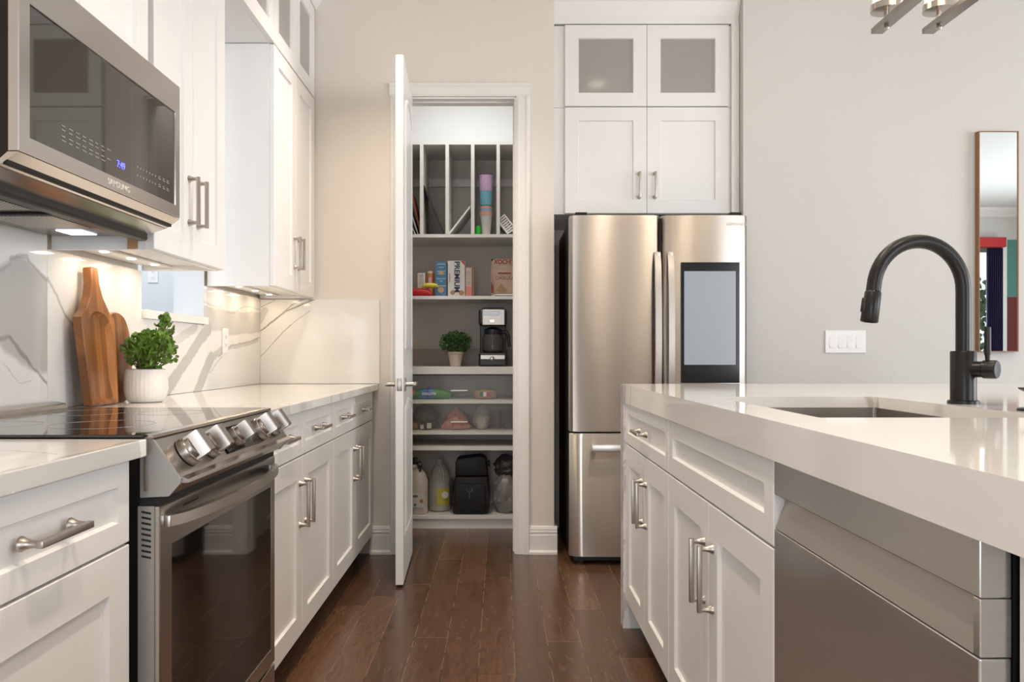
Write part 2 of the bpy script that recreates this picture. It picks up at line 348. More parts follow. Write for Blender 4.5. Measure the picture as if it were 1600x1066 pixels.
pw = MB().box(-.92, -.80, YW+T, 5.37, 0, CE).box(-.80, .166, 5.25, 5.37, 0, CE).box(.14, .166, YW+T, 5.25, 0, CE)
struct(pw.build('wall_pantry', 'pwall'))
struct(MB().box(-.80, .14, YW+T, 5.25, 2.9, 2.95).build('ceiling_pantry', 'ceil'))
struct(MB().box(-.80, .14, 5.243, 5.25, 2.40, 2.9).build('wall_pantry_upper_lit', 'wallw'))  # whiter sheet on the same back wall, lamp brightness put into its colour
wr = MB().box(XR, XR+.15, YB, -.6, 0, CE).box(XR, XR+.15, 3.0, YW+T, 0, CE).box(XR, XR+.15, -.6, 3.0, 0, .35).box(XR, XR+.15, -.6, 3.0, 2.65, CE)
struct(wr.build('wall_right', 'wallr'))
wb = MB()
for a, b, z0, z1 in ((XL, -1.0, 0, CE), (-1.0, .1, 0, .08), (-1.0, .1, 2.3, CE), (.1, 3.1, 0, CE), (3.1, 4.9, 0, .08), (3.1, 4.9, 2.4, CE), (4.9, 5.0, 0, CE)): wb.box(a, b, YB-.15, YB, z0, z1)
struct(MB().box(5.0, 5.2, YB-.15, YB, 0, CE).box(5.2, 6.68, YB-.15, YB, 2.52, CE).box(6.68, XR, YB-.15, YB, 0, CE).build('wall_back_right', 'wallr'))
struct(wb.build('wall_back', mat('taupe_back_wall', (.36, .31, .26), .7)))
struct(MB().box(1.20, 1.30, YB, YB+.02, 0, 2.5).box(1.78, 2.2, YB, YB+.02, 0, 2.5).box(2.80, 2.92, YB, YB+.02, 0, 2.5).build('added_streak_boards', 'trimw'))  # unseen boards added to make bright upright streaks in the fridge reflection
# next room seen through the pass-through
nr = MB().box(-3.6, XL-.12, 5.6, 5.72, 0, CE).box(-3.6, -3.5, 2.0, 5.6, 0, CE).box(-3.5, XL-.12, 1.9, 2.0, 0, CE).box(XL-.12, -.92, YW+T, 5.72, 0, CE)
struct(nr.build('wall_next_room', 'wallb'))
# windows
def window(n, pts, ax, bars, fr=.05):
    (a, b, z0, z1, F) = pts; mb = MB(); g = MB()
    def bx(m, u0, u1, w0, w1, t=.03):
        if ax == 'y': m.box(u0, u1, F-t, F+t, w0, w1)
        else: m.box(F-t, F+t, u0, u1, w0, w1)
    bx(mb, a, a+fr, z0, z1); bx(mb, b-fr, b, z0, z1); bx(mb, a+fr, b-fr, z0, z0+fr); bx(mb, a+fr, b-fr, z1-fr, z1)
    for u in bars: bx(mb, u-.025, u+.025, z0+fr, z1-fr)
    o = struct(mb.build('window_%d' % n, 'trimw')); bx(g, a+fr, b-fr, z0+fr, z1-fr, .004); g.build('window_pane', 'window_glass', o)
    return o
window(1, (5.2, 6.68, 0, 2.52, YB-.09), 'y', (5.94,)); window(2, (3.1, 4.9, .08, 2.4, YB-.09), 'y', (4.0,)); window(4, (-1.0, .1, .08, 2.3, YB-.09), 'y', ()); window(3, (-.6, 3.0, .35, 2.65, XR+.09), 'x', (.6, 1.8))  # window 4 is an added opening for the aisle fill
cr = MB().prism([(YB, CE), (YB+.10, CE), (YB+.10, CE-.03), (YB+.02, CE-.12), (YB, CE-.12)], 0, 3.8, XR)
struct(cr.build('trim_crown_back', 'trimw'))
# baseboards
def base_prof(mb, a, b, y):   # along x in front of plane y
    pr = [(y, 0), (y-.028, 0), (y-.028, .012), (y-.016, .022), (y-.016, .102), (y-.012, .108), (y-.016, .113), (y-.016, .122), (y-.011, .127), (y-.014, .132), (y-.009, .146), (y, .150)]
    mb.prism(pr, 0, a, b)
struct((lambda m: (base_prof(m, -.705, OX0-.075, YW), m)[1])(MB()).build('baseboard_far_left', 'trimw'))
mb = MB(); base_prof(mb, OX1+.075, .286+.016, YW); mb.box(.286, .302, YW, 4.6, 0, .14)
struct(mb.build('baseboard_far_centre', 'trimw'))
mb = MB(); base_prof(mb, 1.307, XR, YW); struct(mb.build('baseboard_far_right', 'trimw'))
# door casing and jamb
mb = MB()
cp = lambda s: [(0, 0), (0, -.012), (s*.012, -.018), (s*.050, -.020), (s*.055, -.024), (s*.068, -.024), (s*.072, -.016), (s*.075, 0)]
mb.prism([(OX0-.005-d*1, YW+e) for d, e in cp(1)], 2, 0, OZ+.005); mb.prism([(OX1+.005+d, YW+e) for d, e in cp(1)], 2, 0, OZ+.005)
mb.prism([(YW+e, OZ+.005+d) for d, e in cp(1)], 0, OX0-.08, OX1+.08)
mb.box(OX0-.005, OX0+.004, YW-.006, YW+T+.002, 0, OZ).box(OX1-.004, OX1+.005, YW-.006, YW+T+.002, 0, OZ).box(OX0+.004, OX1-.004, YW-.006, YW+T+.002, OZ-.006, OZ+.003)
mb.box(OX0, OX1, YW+.045, YW+.075, OZ-.012, OZ).box(OX1-.012, OX1, YW+.045, YW+.075, 0, OZ-.012)
cas = struct(mb.build('trim_pantry_casing', 'trimw'))
MB().box(OX1-.0052, OX1-.0042, YW+.006, YW+.034, .90, .985).build('strike_plate', 'nickel', cas)
# recessed downlights
for i, (x, y, en) in enumerate(CANS):
    o = MB().lathe((x, y, CE-.006), [(.085, 0), (.085, .005), (.062, .005), (.062, 0)], 28, cap=False).build('recessed_downlight', 'trimw', None)
    tag(o, 'white round recessed ceiling downlight', 'light', 'recessed ceiling downlights')
    MB().lathe((x, y, CE-.003), [(.06, 0), (.06, .002)], 28).build('lens', 'can', o)

# pantry door leaf (hinged at the left jamb, standing open)
H = Vector((-.512, YW-.02, 0)); D = thing('door_1', H, 'white two-panel pantry door standing open in the doorway', 'door'); D['kind'] = 'structure'
for k in ('label', 'category'): pass
W_, TH = .605, .036
mb = MB(); x0, x1 = H.x, H.x+TH
ys = lambda t: H.y-t
mb.box(x0, x1, ys(W_), ys(0), .012, 2.455, .0015)
leaf = mb.build('leaf', 'doorp', D)
def arch(y0, y1, z0, z1, ah, n=10):
    pts = [(y0, z0), (y1, z0)]
    for i in range(n+1):
        a = i/n; yy = y1+(y0-y1)*a; pts.append((yy, z1-ah+ah*math.sin(PI*a)**.8))
    return pts
for (z0, z1, ah) in ((1.10, 2.33, .07), (.22, .86, .05)):
    for side in (0, 1):
        X = x1 if side else x0; sg = 1 if side else -1
        o_ = arch(ys(W_-.10), ys(.10), z0, z1, ah); i_ = arch(ys(W_-.115), ys(.115), z0+.015, z1-.015, ah); j_ = arch(ys(W_-.15), ys(.15), z0+.05, z1-.05, ah)
        m2 = MB(); R = lambda pl, d: [Vector((X+sg*d, y, z)) for y, z in pl]
        m2.loft([R(o_, 0), R(o_, .0022), R(i_, .006), R(i_, .0025), R(j_, .0055)])
        m2.build('door_panel', 'doorp', D)
for sg, X in ((1, x1), (-1, x0)):
    yc = ys(W_-.062); m2 = MB(); m2.box(X, X+sg*.006, yc-.031, yc+.031, .935-.031, .935+.031, .0015)
    m2.cyl((X, yc, .935), (X+sg*.052, yc, .935), .0105); m2.box(X+sg*.042, X+sg*.056, yc-.010, yc+.108, .926, .944, .003)
    m2.build('door_handle', 'nickel', D, True)
m2 = MB(); m2.box(x0+.006, x1-.006, ys(W_)-.0012, ys(W_), .906, .964, .0004).cyl((x0+.018, ys(W_)-.006, .935), (x0+.018, ys(W_), .935), .008)
m2.build('latch_plate', 'nickel', D, True)
for z in (.25, 1.2, 2.2): MB().cyl((H.x-.004, H.y+.012, z-.045), (H.x-.004, H.y+.012, z+.045), .006).build('hinge', 'nickel', D, True)
D.rotation_euler = (0, 0, math.radians(2.4))

# ------------------------------------------------------------------ left run: base cabinets, counters, backsplash
XD = -.685; XC = -.66; XB = -1.297
def base_cab(y0, y1, splits, label, sides, pulls_at, name='base_cabinet', group=None):
    r = thing(name, ((XD+XB)/2, (y0+y1)/2, 0), label, 'cabinet')
    mb = MB().box(XB+.003, XD-.021, y0+.001, y1-.001, .105, .883); mb.build('body', 'cab', r)
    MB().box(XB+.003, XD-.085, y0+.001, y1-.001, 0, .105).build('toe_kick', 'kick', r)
    P = PXp(XD); g = .0016
    for i, (a, b) in enumerate(zip(splits, splits[1:])):
        dr = shaker(P, a+g, b-g, .729, .878, r, 'drawer', rail=.042); pull(P, (a+b)/2 if len(splits) > 2 or True else 0, .803, False, dr)
        d = shaker(P, a+g, b-g, .115, .724, r, 'door')
        u = b-.038 if pulls_at[i] > 0 else a+.038
        pull(P, u, .565, True, d, cc=.14)
    return r
base_cab(.86, 1.452, [.92, 1.452], 'white shaker base cabinet in the near left corner, before the range', 0, [-1])
base_cab(2.262, 3.215, [2.262, 2.712, 3.213], 'white shaker base cabinet directly beyond the range, two drawers over two doors', 0, [1, -1])
base_cab(3.217, 4.222, [3.217, 3.695, 4.20], 'white shaker base cabinet at the far end by the pantry wall', 0, [1, -1])

quartz('quartz_near', (0, 1), [(-.658, .8, -.658, 1.43, .012, .75)], [(-1.2, 1.15, -.9, 1.3, .006, .5), (-.9, 1.3, -.7, 1.25, .004, .5)], streak=(.5, 5, .35))
quartz('quartz_far', (0, 1), [(-.655, 2.25, -.662, 2.44, .03, .8), (-.655, 2.62, -.69, 2.66, .03, .8), (-.655, 3.055, -.66, 3.06, .018, .7), (-.655, 3.24, -.68, 3.26, .035, .8), (-.655, 3.45, -.66, 3.5, .03, .35)], [], streak=(1.15, 12, .62), gcol=(.60, .585, .565))
def slab_left(y0, y1, m, label, name='countertop'):
    o = MB().box(XB+.001, XC, y0, y1, .884, .916, .002).build(name, m); return tag(o, label, 'countertop')
slab_left(.86, 1.466, 'quartz_near', 'short white quartz countertop in front of the range, near left')
slab_left(2.262, 4.238, 'quartz_far', 'long white quartz countertop beyond the range with grey streaks on its edge')

quartz('quartz_plain', (0, 1), [], [(-1.45, 2.9, -1.25, 3.0, .004, .3)])
bs = thing('backsplash', (-1.30, 2.8, .917), 'white quartz slab backsplash with broad grey veins along the left wall', 'backsplash')
quartz('quartz_splash_near', (1, 2), [(1.9, 1.22, 2.03, 1.20, .085, 1), (2.03, 1.20, 2.12, 1.20, .115, 1), (2.12, 1.20, 2.22, 1.16, .145, 1)],
       [(1.9, 1.13, 2.037, 1.112, .012, .55), (2.037, 1.112, 2.077, 1.118, .012, .6), (2.077, 1.118, 2.162, 1.053, .011, .8), (2.162, 1.053, 2.247, .99, .008, .7), (2.0, 1.27, 2.08, 1.315, .008, .3), (2.08, 1.33, 2.16, 1.34, .010, .45), (2.16, 1.335, 2.25, 1.29, .009, .5), (2.05, 1.05, 2.12, .998, .003, .3), (2.12, .998, 2.17, 1.0, .003, .3)], warp=.02)
MB().box(XB-.012, XB, .86, 2.2495, .917, 1.45).build('slab_panel', 'quartz_splash_near', bs)
quartz('quartz_splash_mid', (1, 2), [(3.0, .90, 3.36, 1.12, .032, 1), (3.36, 1.12, 3.50, 1.19, .03, 1), (3.30, .86, 3.52, 1.06, .035, 1), (3.52, 1.06, 3.70, 1.10, .02, .9), (3.70, 1.10, 4.2, 1.15, .012, .8), (3.0, 1.09, 3.35, 1.19, .02, .55)]+
       [(3.46, 1.235, 3.75, 1.225, .055, .75), (3.75, 1.225, 4.24, 1.245, .06, .8)],
       [(2.25, 1.30, 2.33, 1.205, .008, .5), (2.33, 1.205, 2.40, 1.15, .007, .6), (2.40, 1.15, 2.5, 1.09, .005, .4), (3.43, 1.30, 3.62, 1.288, .006, .4), (3.62, 1.288, 3.80, 1.27, .006, .4), (3.8, 1.27, 3.98, 1.322, .006, .4), (3.98, 1.322, 4.24, 1.315, .006, .4), (3.62, 1.06, 3.80, 1.12, .005, .6), (3.80, 1.12, 4.24, 1.16, .006, .5), (3.5, .99, 3.66, 1.06, .005, .5)], warp=.02)
MB().box(XB-.012, XB, 2.2505, 2.84, .917, 1.375).box(XB-.012, XB, 2.84, 3.44, .917, 1.2035).box(XB-.012, XB, 3.44, 4.239, .917, 1.375).build('slab_panel', 'quartz_splash_mid', bs)
quartz('quartz_splash_far', (0, 2), [(-1.30, 1.26, -1.27, 1.31, .02, .6)],
       [(-1.30, 1.20, -1.19, 1.285, .006, .9), (-1.19, 1.285, -1.12, 1.345, .005, .8), (-1.28, 1.215, -1.15, 1.31, .005, .8), (-1.15, 1.31, -1.0, 1.375, .006, .9), (-1.12, 1.345, -1.06, 1.372, .004, .8), (-1.30, 1.06, -1.21, 1.155, .003, .8), (-1.21, 1.155, -1.13, 1.235, .004, .8), (-1.13, 1.235, -1.03, 1.31, .003, .6), (-1.29, 1.33, -1.22, 1.37, .004, .6)], warp=.012)
MB().box(XB, -.655, 4.24, YW, .917, 1.37, .001).build('slab_panel', 'quartz_splash_far', bs)
MB().box(XL-.13, XB+.022, 2.845, 3.435, 1.2045, 1.236, .002).build('window_sill', 'quartz_plain')
sl = bpy.data.objects['window_sill']; tag(sl, 'pale quartz sill ledge of the pass-through opening behind the plant', 'sill')

def outlet(name, c, P, w, h, gang, label, kind):
    r = thing(name, c, label, 'outlet' if kind == 'outlet' else 'switch')
    def bx(mb, u0, u1, d0, d1, z0, z1, b=.001):
        p = P(u0, d0, z0); q = P(u1, d1, z1); mb.box(p.x, q.x, p.y, q.y, p.z, q.z, b)
    uc = c[1] if abs(P(1, 0, 0).y) > .5 and P(1, 0, 0).x == P(0, 0, 0).x else c[0]; zc = c[2]+h/2
    mb = MB(); bx(mb, uc-w/2, uc+w/2, -.006, 0, zc-h/2, zc+h/2, .0015); mb.build('cover_plate', 'plasticw', r)
    for i in range(gang):
        u = uc+(i-(gang-1)/2)*w/gang*.88 if gang > 1 else uc
        if kind == 'outlet':
            mb = MB(); bx(mb, u-.0165, u+.0165, -.0075, -.006, zc-.034, zc+.034, .0005); f = mb.build('receptacle', 'plasticw', r)
            mb = MB()
            for s in (-1, 1):
                bx(mb, u-.008, u-.0055, -.008, -.0074, zc+s*.019-.004, zc+s*.019+.004, 0); bx(mb, u+.0055, u+.008, -.008, -.0074, zc+s*.019-.004, zc+s*.019+.004, 0)
                bx(mb, u-.002, u+.002, -.008, -.0074, zc+s*.019-.011, zc+s*.019-.007, 0)
            mb.build('slots', 'plastics', f)
        else:
            mb = MB(); p = P(u, 0, 0)
            mb.prism([(-.0045, zc-.033), (-.010, zc-.033), (-.0062, zc), (-.0075, zc+.033), (-.0045, zc+.033)], 0, u-.0145, u+.0145)
            for v in mb.bm.verts: v.co.y += P(u, 0, 0).y
            mb.build('rocker', 'plasticw', r)
    return r
outlet('wall_outlet', (XB, 3.69, 1.08), PXp(XB), .072, .117, 1, 'white outlet set in the quartz backsplash between sill and far corner', 'outlet')
outlet('wall_outlet', (-2.475, 5.6, 1.585), PYm(5.6), .072, .117, 1, 'white outlet on the blue-grey wall seen through the pass-through', 'outlet')
outlet('light_switch', (1.857, YW, 1.083), PYm(YW), .218, .121, 4, 'white four-gang rocker switch plate on the wall behind the island', 'switch')

# ------------------------------------------------------------------ left run: wall cabinets
XU = -1.0; P = PXp(XU)
def wall_cab(y0, y1, z0, z1, splits, label, glass=False, pulls=True, rail=.073, name='wall_cabinet', bottom_pull=None):
    r = thing(name, ((XU+XB)/2, (y0+y1)/2, z0), label, 'cabinet')
    mb = MB()
    if z0 < 2: mb.box(XB+.003, XU-.021, y0+.001, y1-.001, z0+.018, z1-.001); mb.box(XU-.040, XU-.021, y0+.001, y1-.001, z0, z0+.018).box(XB+.003, XU-.04, y0+.001, y0+.018, z0, z0+.018).box(XB+.003, XU-.04, y1-.018, y1-.001, z0, z0+.018)
    else: mb.box(XB+.003, XU-.021, y0+.001, y1-.001, z0, z1-.001)
    mb.build('body', 'cab', r)
    n = len(splits)-1
    for i, (a, b) in enumerate(zip(splits, splits[1:])):
        d = shaker(P, a+.0016, b-.0016, z0+.003, z1-.003, r, 'door', rail=rail, glass=glass)
        if pulls: pull(P, b-.036 if i % 2 == 0 else a+.036, z0+.19, True, d, cc=.14)
    return r
DZ = 2.445
wall_cab(1.49, 2.245, 1.842, DZ, [1.49, 1.868, 2.232], 'white cabinet doors directly above the microwave', pulls=False)
c1 = wall_cab(2.265, 2.852, 1.376, DZ, [2.268, 2.557, 2.852], 'white two-door wall cabinet right beside the microwave')
MB().box(-1.075, -1.045, 2.2635, 2.267, 1.378, 1.46).build('raw_wood_strip', 'rawwood', c1)
wall_cab(3.465, 4.24, 1.376, DZ, [3.468, 3.84, 4.22], 'white two-door wall cabinet in the corner by the far wall')
wall_cab(1.49, 2.852, DZ+.002, 2.93, [1.49, 1.83, 2.17, 2.51, 2.852], 'upper row cabinet with frosted glass doors over the microwave', glass=True, pulls=False)
wall_cab(2.853, 3.464, DZ+.002, 2.93, [2.853, 3.464], 'frosted glass upper cabinet bridging the gap over the pass-through', glass=True, pulls=False)
wall_cab(3.465, 4.24, DZ+.002, 2.93, [3.468, 3.84, 4.22], 'frosted glass upper cabinet in the far left corner at the ceiling', glass=True, pulls=False)
mb = MB().prism([(XB, CE), (XU+.07, CE), (XU+.07, CE-.02), (XU+.05, CE-.035), (XU+.02, CE-.085), (XU+.005, CE-.10), (XU+.005, 2.931), (XB, 2.931)], 1, 1.49, YW)
struct(mb.build('trim_crown_left', 'cab'))
# under-cabinet lights
for (y0, y1, lab) in ((2.30, 2.82, 'slim strip light glowing under the cabinet beside the microwave'), (3.50, 4.2, 'slim strip light glowing under the far corner wall cabinet')):
    r = thing('under_cabinet_light', (-1.2, (y0+y1)/2, 1.383), lab, 'light')
    MB().box(-1.222, -1.185, y0, y1, 1.386, 1.393, .001).build('housing', 'cab', r)
    n = 3
    for i in range(n):
        yc = y0+(y1-y0)*(i+.5)/n
        MB().lathe((-1.203, yc, 1.3835), [(.012, 0), (.014, .0025)], 14).build('lens', 'uclens', r)
        l = bpy.data.lights.new('strip_lamp', 'AREA'); l.size = .05; l.energy = .27; l.color = (1, .76, .50)
        o = bpy.data.objects.new('strip_lamp', l); C.objects.link(o); o.location = (-1.203, yc, 1.3825)

# ------------------------------------------------------------------ microwave
mw = thing('microwave', (-1.1, 1.868, 1.405), 'stainless over-the-range microwave with dark glass door', 'microwave')
XM = -.915; y0, y1 = 1.493, 2.243
MB().box(XB+.004, XM-.022, y0+.004, y1-.004, 1.436, 1.836, .002).build('body', 'darkbody', mw)
mb = MB(); ring = lambda ya, yb, za, zb, x: [Vector((x, ya, za)), Vector((x, yb, za)), Vector((x, yb, zb)), Vector((x, ya, zb))]
mb.loft([ring(y0, y1, 1.461, 1.836, XM-.02), ring(y0, y1, 1.461, 1.836, XM-.002), ring(y0+.002, y1-.002, 1.463, 1.834, XM), ring(1.528, 2.214, 1.494, 1.755, XM), ring(1.529, 2.213, 1.495, 1.754, XM-.004), ring(1.529, 2.213, 1.495, 1.754, XM-.02)], cap=False)
mb.build('door_frame', 'steel', mw)
gl = MB().box(XM-.018, XM-.0035, 1.5285, 2.2135, 1.4945, 1.7545).build('door_glass', 'mwglass', mw)
MB().prism([(XM-.001, 1.459), (XM-.021, 1.459), (XM-.05, 1.434), (XM-.045, 1.432), (XM-.038, 1.433)], 1, y0, y1).build('lower_lip', 'steel', mw)
MB().prism([(XM-.040, 1.436), (XM-.040, 1.431), (XM-.088, 1.416), (XM-.088, 1.436)], 1, y0+.004, y1-.004).build('front_vent', 'steel', mw)
MB().box(XM-.128, XM-.089, y0+.0, y1-.0, 1.396, 1.4355, .008).build('grease_ledge', 'blackp', mw)
MB().box(XB+.02, XM-.126, y0+.01, y1-.01, 1.410, 1.4355).build('bottom_panel', mat('dark_hood_steel', (.16, .14, .125), .3, .8), mw)
for a, b in ((1.53, 1.80), (1.86, 2.06)):
    f = MB().box(-1.24, -1.055, a, b, 1.4035, 1.410, .002).build('grease_filter', 'blackp', mw)
    MB().box(-1.228, -1.067, a+.012, b-.012, 1.4022, 1.4034).build('filter_mesh', 'grout', f)
MB().box(-1.20, -1.13, 2.12, 2.20, 1.407, 1.410).build('cooktop_lamp', mat('cool_lamp_lens', (.8, .9, 1), .3, emit=((.6, .8, 1), 1.8)), mw)
lettering('SAMSUNG', .021, (XM+.0003, 1.885, 1.4775), FX, 'logo', mw, sx=1.15)
lettering('7:49', .024, (XM-.0025, 1.90, 1.530), FX, 'bluedig', gl, name='clock_digits')
mb = MB(); rnd = random.Random(3)
for row, z in enumerate((1.552, 1.543, 1.530, 1.521)):
    for i in range(8 if row % 2 == 0 else 7): mb.box(XM-.0032, XM-.0028, 1.645+i*.027, 1.645+i*.027+rnd.uniform(.012, .019), z, z+.0022)
for z in (1.545, 1.524):
    for i in range(7): mb.box(XM-.0032, XM-.0028, 1.985+i*.017, 1.985+i*.017+.005, z, z+.005)
    for i in range(3): mb.box(XM-.0032, XM-.0028, 2.108+i*.026, 2.108+i*.026+.016, z, z+.0025).box(XM-.0032, XM-.0028, 2.108+i*.026, 2.108+i*.026+.013, z+.005, z+.0072)
mb.build('button_marks', 'mark', gl)

# ------------------------------------------------------------------ range
rg = thing('range', (-.97, 1.868, 0), 'stainless slide-in electric range with black glass cooktop and knobs', 'range')
y0, y1 = 1.491, 2.247
MB().box(XB+.02, XD-.004, y0+.006, y1-.006, .08, .905).build('body', 'gap', rg)
MB().box(XB+.05, XD-.06, y0+.03, y1-.03, 0, .08).build('base', 'gap', rg)
ct = MB().box(XB+.045, -.672, y0-.012, y1+.006, .9165, .9225, .001).build('cooktop_glass', 'blackg', rg)
rings = MB()
for cx, cy, rr in ((-.86, 1.70, .105), (-.86, 2.05, .085), (-1.08, 1.70, .08), (-1.08, 2.05, .105)): rings.lathe((cx, cy, .9226), [(rr, 0), (rr, .0002), (rr-.002, .0002), (rr-.002, 0)], 48, cap=False)
rings.build('burner_rings', 'rgrey', ct)
MB().prism([(-.674, .9225), (-.660, .9205), (-.6575, .915), (-.674, .912)], 1, y0-.002, y1+.004).build('front_trim', 'chrome', rg)
MB().prism([(-1.285, .917), (-1.235, .917), (-1.24, .934), (-1.262, .94), (-1.285, .94)], 1, y0+.0, y1-.0, .002).build('rear_vent', 'rsteel', rg)
prof = [(-.684, .913), (-.660, .913), (-.6077, .838), (-.6077, .829), (-.630, .8045), (-.684, .802)]
hd = MB().prism(prof, 1, y0, y0+.006); hd.build('panel_end_cap', 'rgrey', rg); MB().prism(prof, 1, y1-.006, y1).build('panel_end_cap', 'rgrey', rg)
pr2 = [(-.684, .912), (-.662, .912), (-.6095, .838), (-.6095, .829), (-.631, .806), (-.684, .804)]
MB().prism(pr2, 1, y0+.006, y1-.006).build('control_panel', 'rsteel', rg)
MB().box(-.676, -.668, y0-.003, y0+.001, .815, .885, .0008).build('side_trim', 'chrome', rg)
nrm = Vector((.075, 0, .0525)).normalized(); dn = Vector((.0523, 0, -.075)).normalized()
def onpanel(y, t=.5, h=0): return Vector((-.660+.0523*t, y, .913-.075*t))+nrm*h
g = MB(); a = onpanel(1.78, .16, .0006); b = onpanel(2.02, .84, .0006)
g.loft([[a+Vector((0, 0, 0)), Vector((b.x, a.y, b.z)), b, Vector((a.x, b.y, a.z))], [p+nrm*.0012 for p in [a, Vector((b.x, a.y, b.z)), b, Vector((a.x, b.y, a.z))]]]).build('display_glass', 'blackg', rg)
# lip under the knobs
MB().prism([(-.6095, .841), (-.596, .836), (-.594, .829), (-.6095, .829)], 1, y0+.006, y1+.012, .001).build('front_lip', 'rsteel', rg)
def knob(y, r=.031, dark=False):
    k = MB(); c = onpanel(y, .50, 0)
    k.lathe(c, [(r, 0), (r, .012), (r*.97, .016), (r*.86, .017), (r*.84, .024), (r*.80, .026)], 32, nrm)
    side = Vector((0, 1, 0)); base = c+nrm*.016
    ringf = lambda hw, hl, h: [base+nrm*h+side*(sx*hw)+dn*(sy*hl) for sx, sy in ((-1, -1), (1, -1), (1, 1), (-1, 1))]
    k.loft([ringf(r*.50, r*.84, 0), ringf(r*.44, r*.84, .030), ringf(r*.38, r*.78, .034)])
    return k.build('knob', 'blackp' if dark else 'knob_steel', rg, True)
for yy in (1.585, 1.700): knob(yy)
knob(1.868, .024); knob(2.055); knob(2.165)
# oven door
XO = -.646
mb = MB().box(XD-.002, XO-.010, y0-.0025, y0-.0002, .02, .786); 
side = mb.build('side_panel', 'rgrey', rg)
v = MB()
for i in range(9): v.prism([(-.680, .778-i*.0105), (-.662, .7745-i*.0105), (-.662, .7705-i*.0105), (-.680, .774-i*.0105)], 1, y0-.0030, y0-.001)
v.build('vent_slots', 'gap', side)
MB().box(XD-.002, XO-.002, y0+.004, y1-.004, .765, .801).build('door_gap', 'gap', rg)
mb = MB()
R = lambda ya, yb, za, zb, x: [Vector((x, ya, za)), Vector((x, yb, za)), Vector((x, yb, zb)), Vector((x, ya, zb))]
mb.loft([R(y0, y1, .20, .785, XD), R(y0, y1, .20, .785, XO-.002), R(y0+.002, y1-.002, .202, .783, XO), R(1.544, 2.214, .244, .703, XO), R(1.545, 2.213, .245, .702, XO-.002)])
od = mb.build('oven_door', 'rsteel', rg)
MB().box(XO-.0025, XO-.0012, 1.5455, 2.2125, .2455, .7015).build('oven_window', 'ovenglass', od)
for ya, yb in ((1.60, 1.68), (2.03, 2.12)): MB().box(XO-.004, XO+.0003, ya, yb, .766, .769).build('vent_slit', 'gap', od)
mb = MB(); n = 20; rr = []
for i in range(n+1):
    t = i/n; y = y0+.02+(y1-y0-.04)*t; b = math.sin(PI*t)**.55; X = XO+.006+.044*b
    rr.append([Vector((X-.006, y, .741)), Vector((X+.005, y, .743)), Vector((X+.005, y, .764)), Vector((X-.006, y, .766))])
mb.loft(rr); mb.box(XO, XO+.012, y0+.018, y0+.034, .742, .765, .002).box(XO, XO+.012, y1-.034, y1-.018, .742, .765, .002)
mb.build('handle', 'handle_steel', od, True)
MB().box(XD, XO, y0, y1, .06, .193, .002).build('storage_drawer', 'rsteel', rg)

# ------------------------------------------------------------------ boards and plant on the counter
def board(name, outline, recess, th, base, lean, label, cat='cutting board'):
    """outline in (y, z) from its base centre; lies flat against the wall and leans"""
    mb = MB(); b = bmesh.new()
    def poly(pts, x): return [b.verts.new((x, p[0], p[1])) for p in pts]
    def shrink(pts, k):
        n = len(pts); out = []
        for i in range(n):
            a = Vector(pts[i-1]); c = Vector(pts[i]); d = Vector(pts[(i+1) % n]); t = (d-a).normalized(); nn = Vector((-t.y, t.x)); out.append(tuple(c+nn*k))
        return out
    rings = [poly(outline, 0), poly(outline, th-.003), poly(shrink(outline, .003), th)]
    n = len(outline)
    for A, B in zip(rings, rings[1:]):
        for i in range(n): b.faces.new((A[i], A[(i+1) % n], B[(i+1) % n], B[i]))
    b.faces.new(rings[0][::-1])
    if not recess: b.faces.new(rings[-1])
    if recess:
        rec = [poly(recess, th), poly(shrink(recess, .009), th-.016)]; m = len(recess)
        for i in range(m): b.faces.new((rec[0][i], rec[0][(i+1) % m], rec[1][(i+1) % m], rec[1][i]))
        b.faces.new(rec[1])
        edges = [b.edges.get((rings[-1][i], rings[-1][(i+1) % n])) for i in range(n)]+[b.edges.get((rec[0][i], rec[0][(i+1) % m])) for i in range(m)]
        bmesh.ops.triangle_fill(b, use_beauty=True, use_dissolve=False, edges=edges, normal=(1, 0, 0))
        inner = {f for f in b.faces}
    mb.merge(b)
    for v in mb.bm.verts:
        x, y, z = v.co; v.co = Vector((base[0]+x*math.cos(lean)-z*math.sin(lean), base[1]+y, base[2]+z*math.cos(lean)+x*math.sin(lean)))
    o = mb.build(name, 'acacia', None, True); return tag(o, label, cat)
def rnd_poly(cps, n=6):   # Catmull-Rom through control points (closed)
    out = []; m = len(cps)
    for i in range(m):
        p0, p1, p2, p3 = [Vector(cps[(i+k-1) % m]) for k in range(4)]
        for j in range(n):
            t = j/n; out.append(tuple(.5*((2*p1)+(-p0+p2)*t+(2*p0-5*p1+4*p2-p3)*t*t+(-p0+3*p1-3*p2+p3)*t**3)))
    return out
big = [(-.080, .006), (-.072, 0), (.072, 0), (.080, .006), (.092, .14), (.100, .25), (.098, .268), (.068, .292), (.036, .335), (.022, .375), (.020, .418), (.016, .424), (-.016, .424), (-.020, .418), (-.022, .375), (-.036, .335), (-.068, .292), (-.098, .268), (-.100, .25), (-.092, .14)]
rec = [(-.066, .018), (-.058, .010), (.058, .010), (.066, .018), (.076, .14), (.080, .20)]+[(.080*math.cos(a), .21+.078*math.sin(a)) for a in [PI*k/14 for k in range(1, 14)]]+[(-.080, .20), (-.076, .14)]
board('serving_board', big, rec, .027, (-1.243, 2.425, .9172), .085, 'tall bottle-shaped acacia wood tray with a handle, leaning on the backsplash')
ov = [(-.03, 0), (.03, 0), (.072, .035), (.088, .10), (.092, .19), (.070, .262), (.03, .292), (-.03, .292), (-.070, .262), (-.092, .19), (-.088, .10), (-.072, .035)]
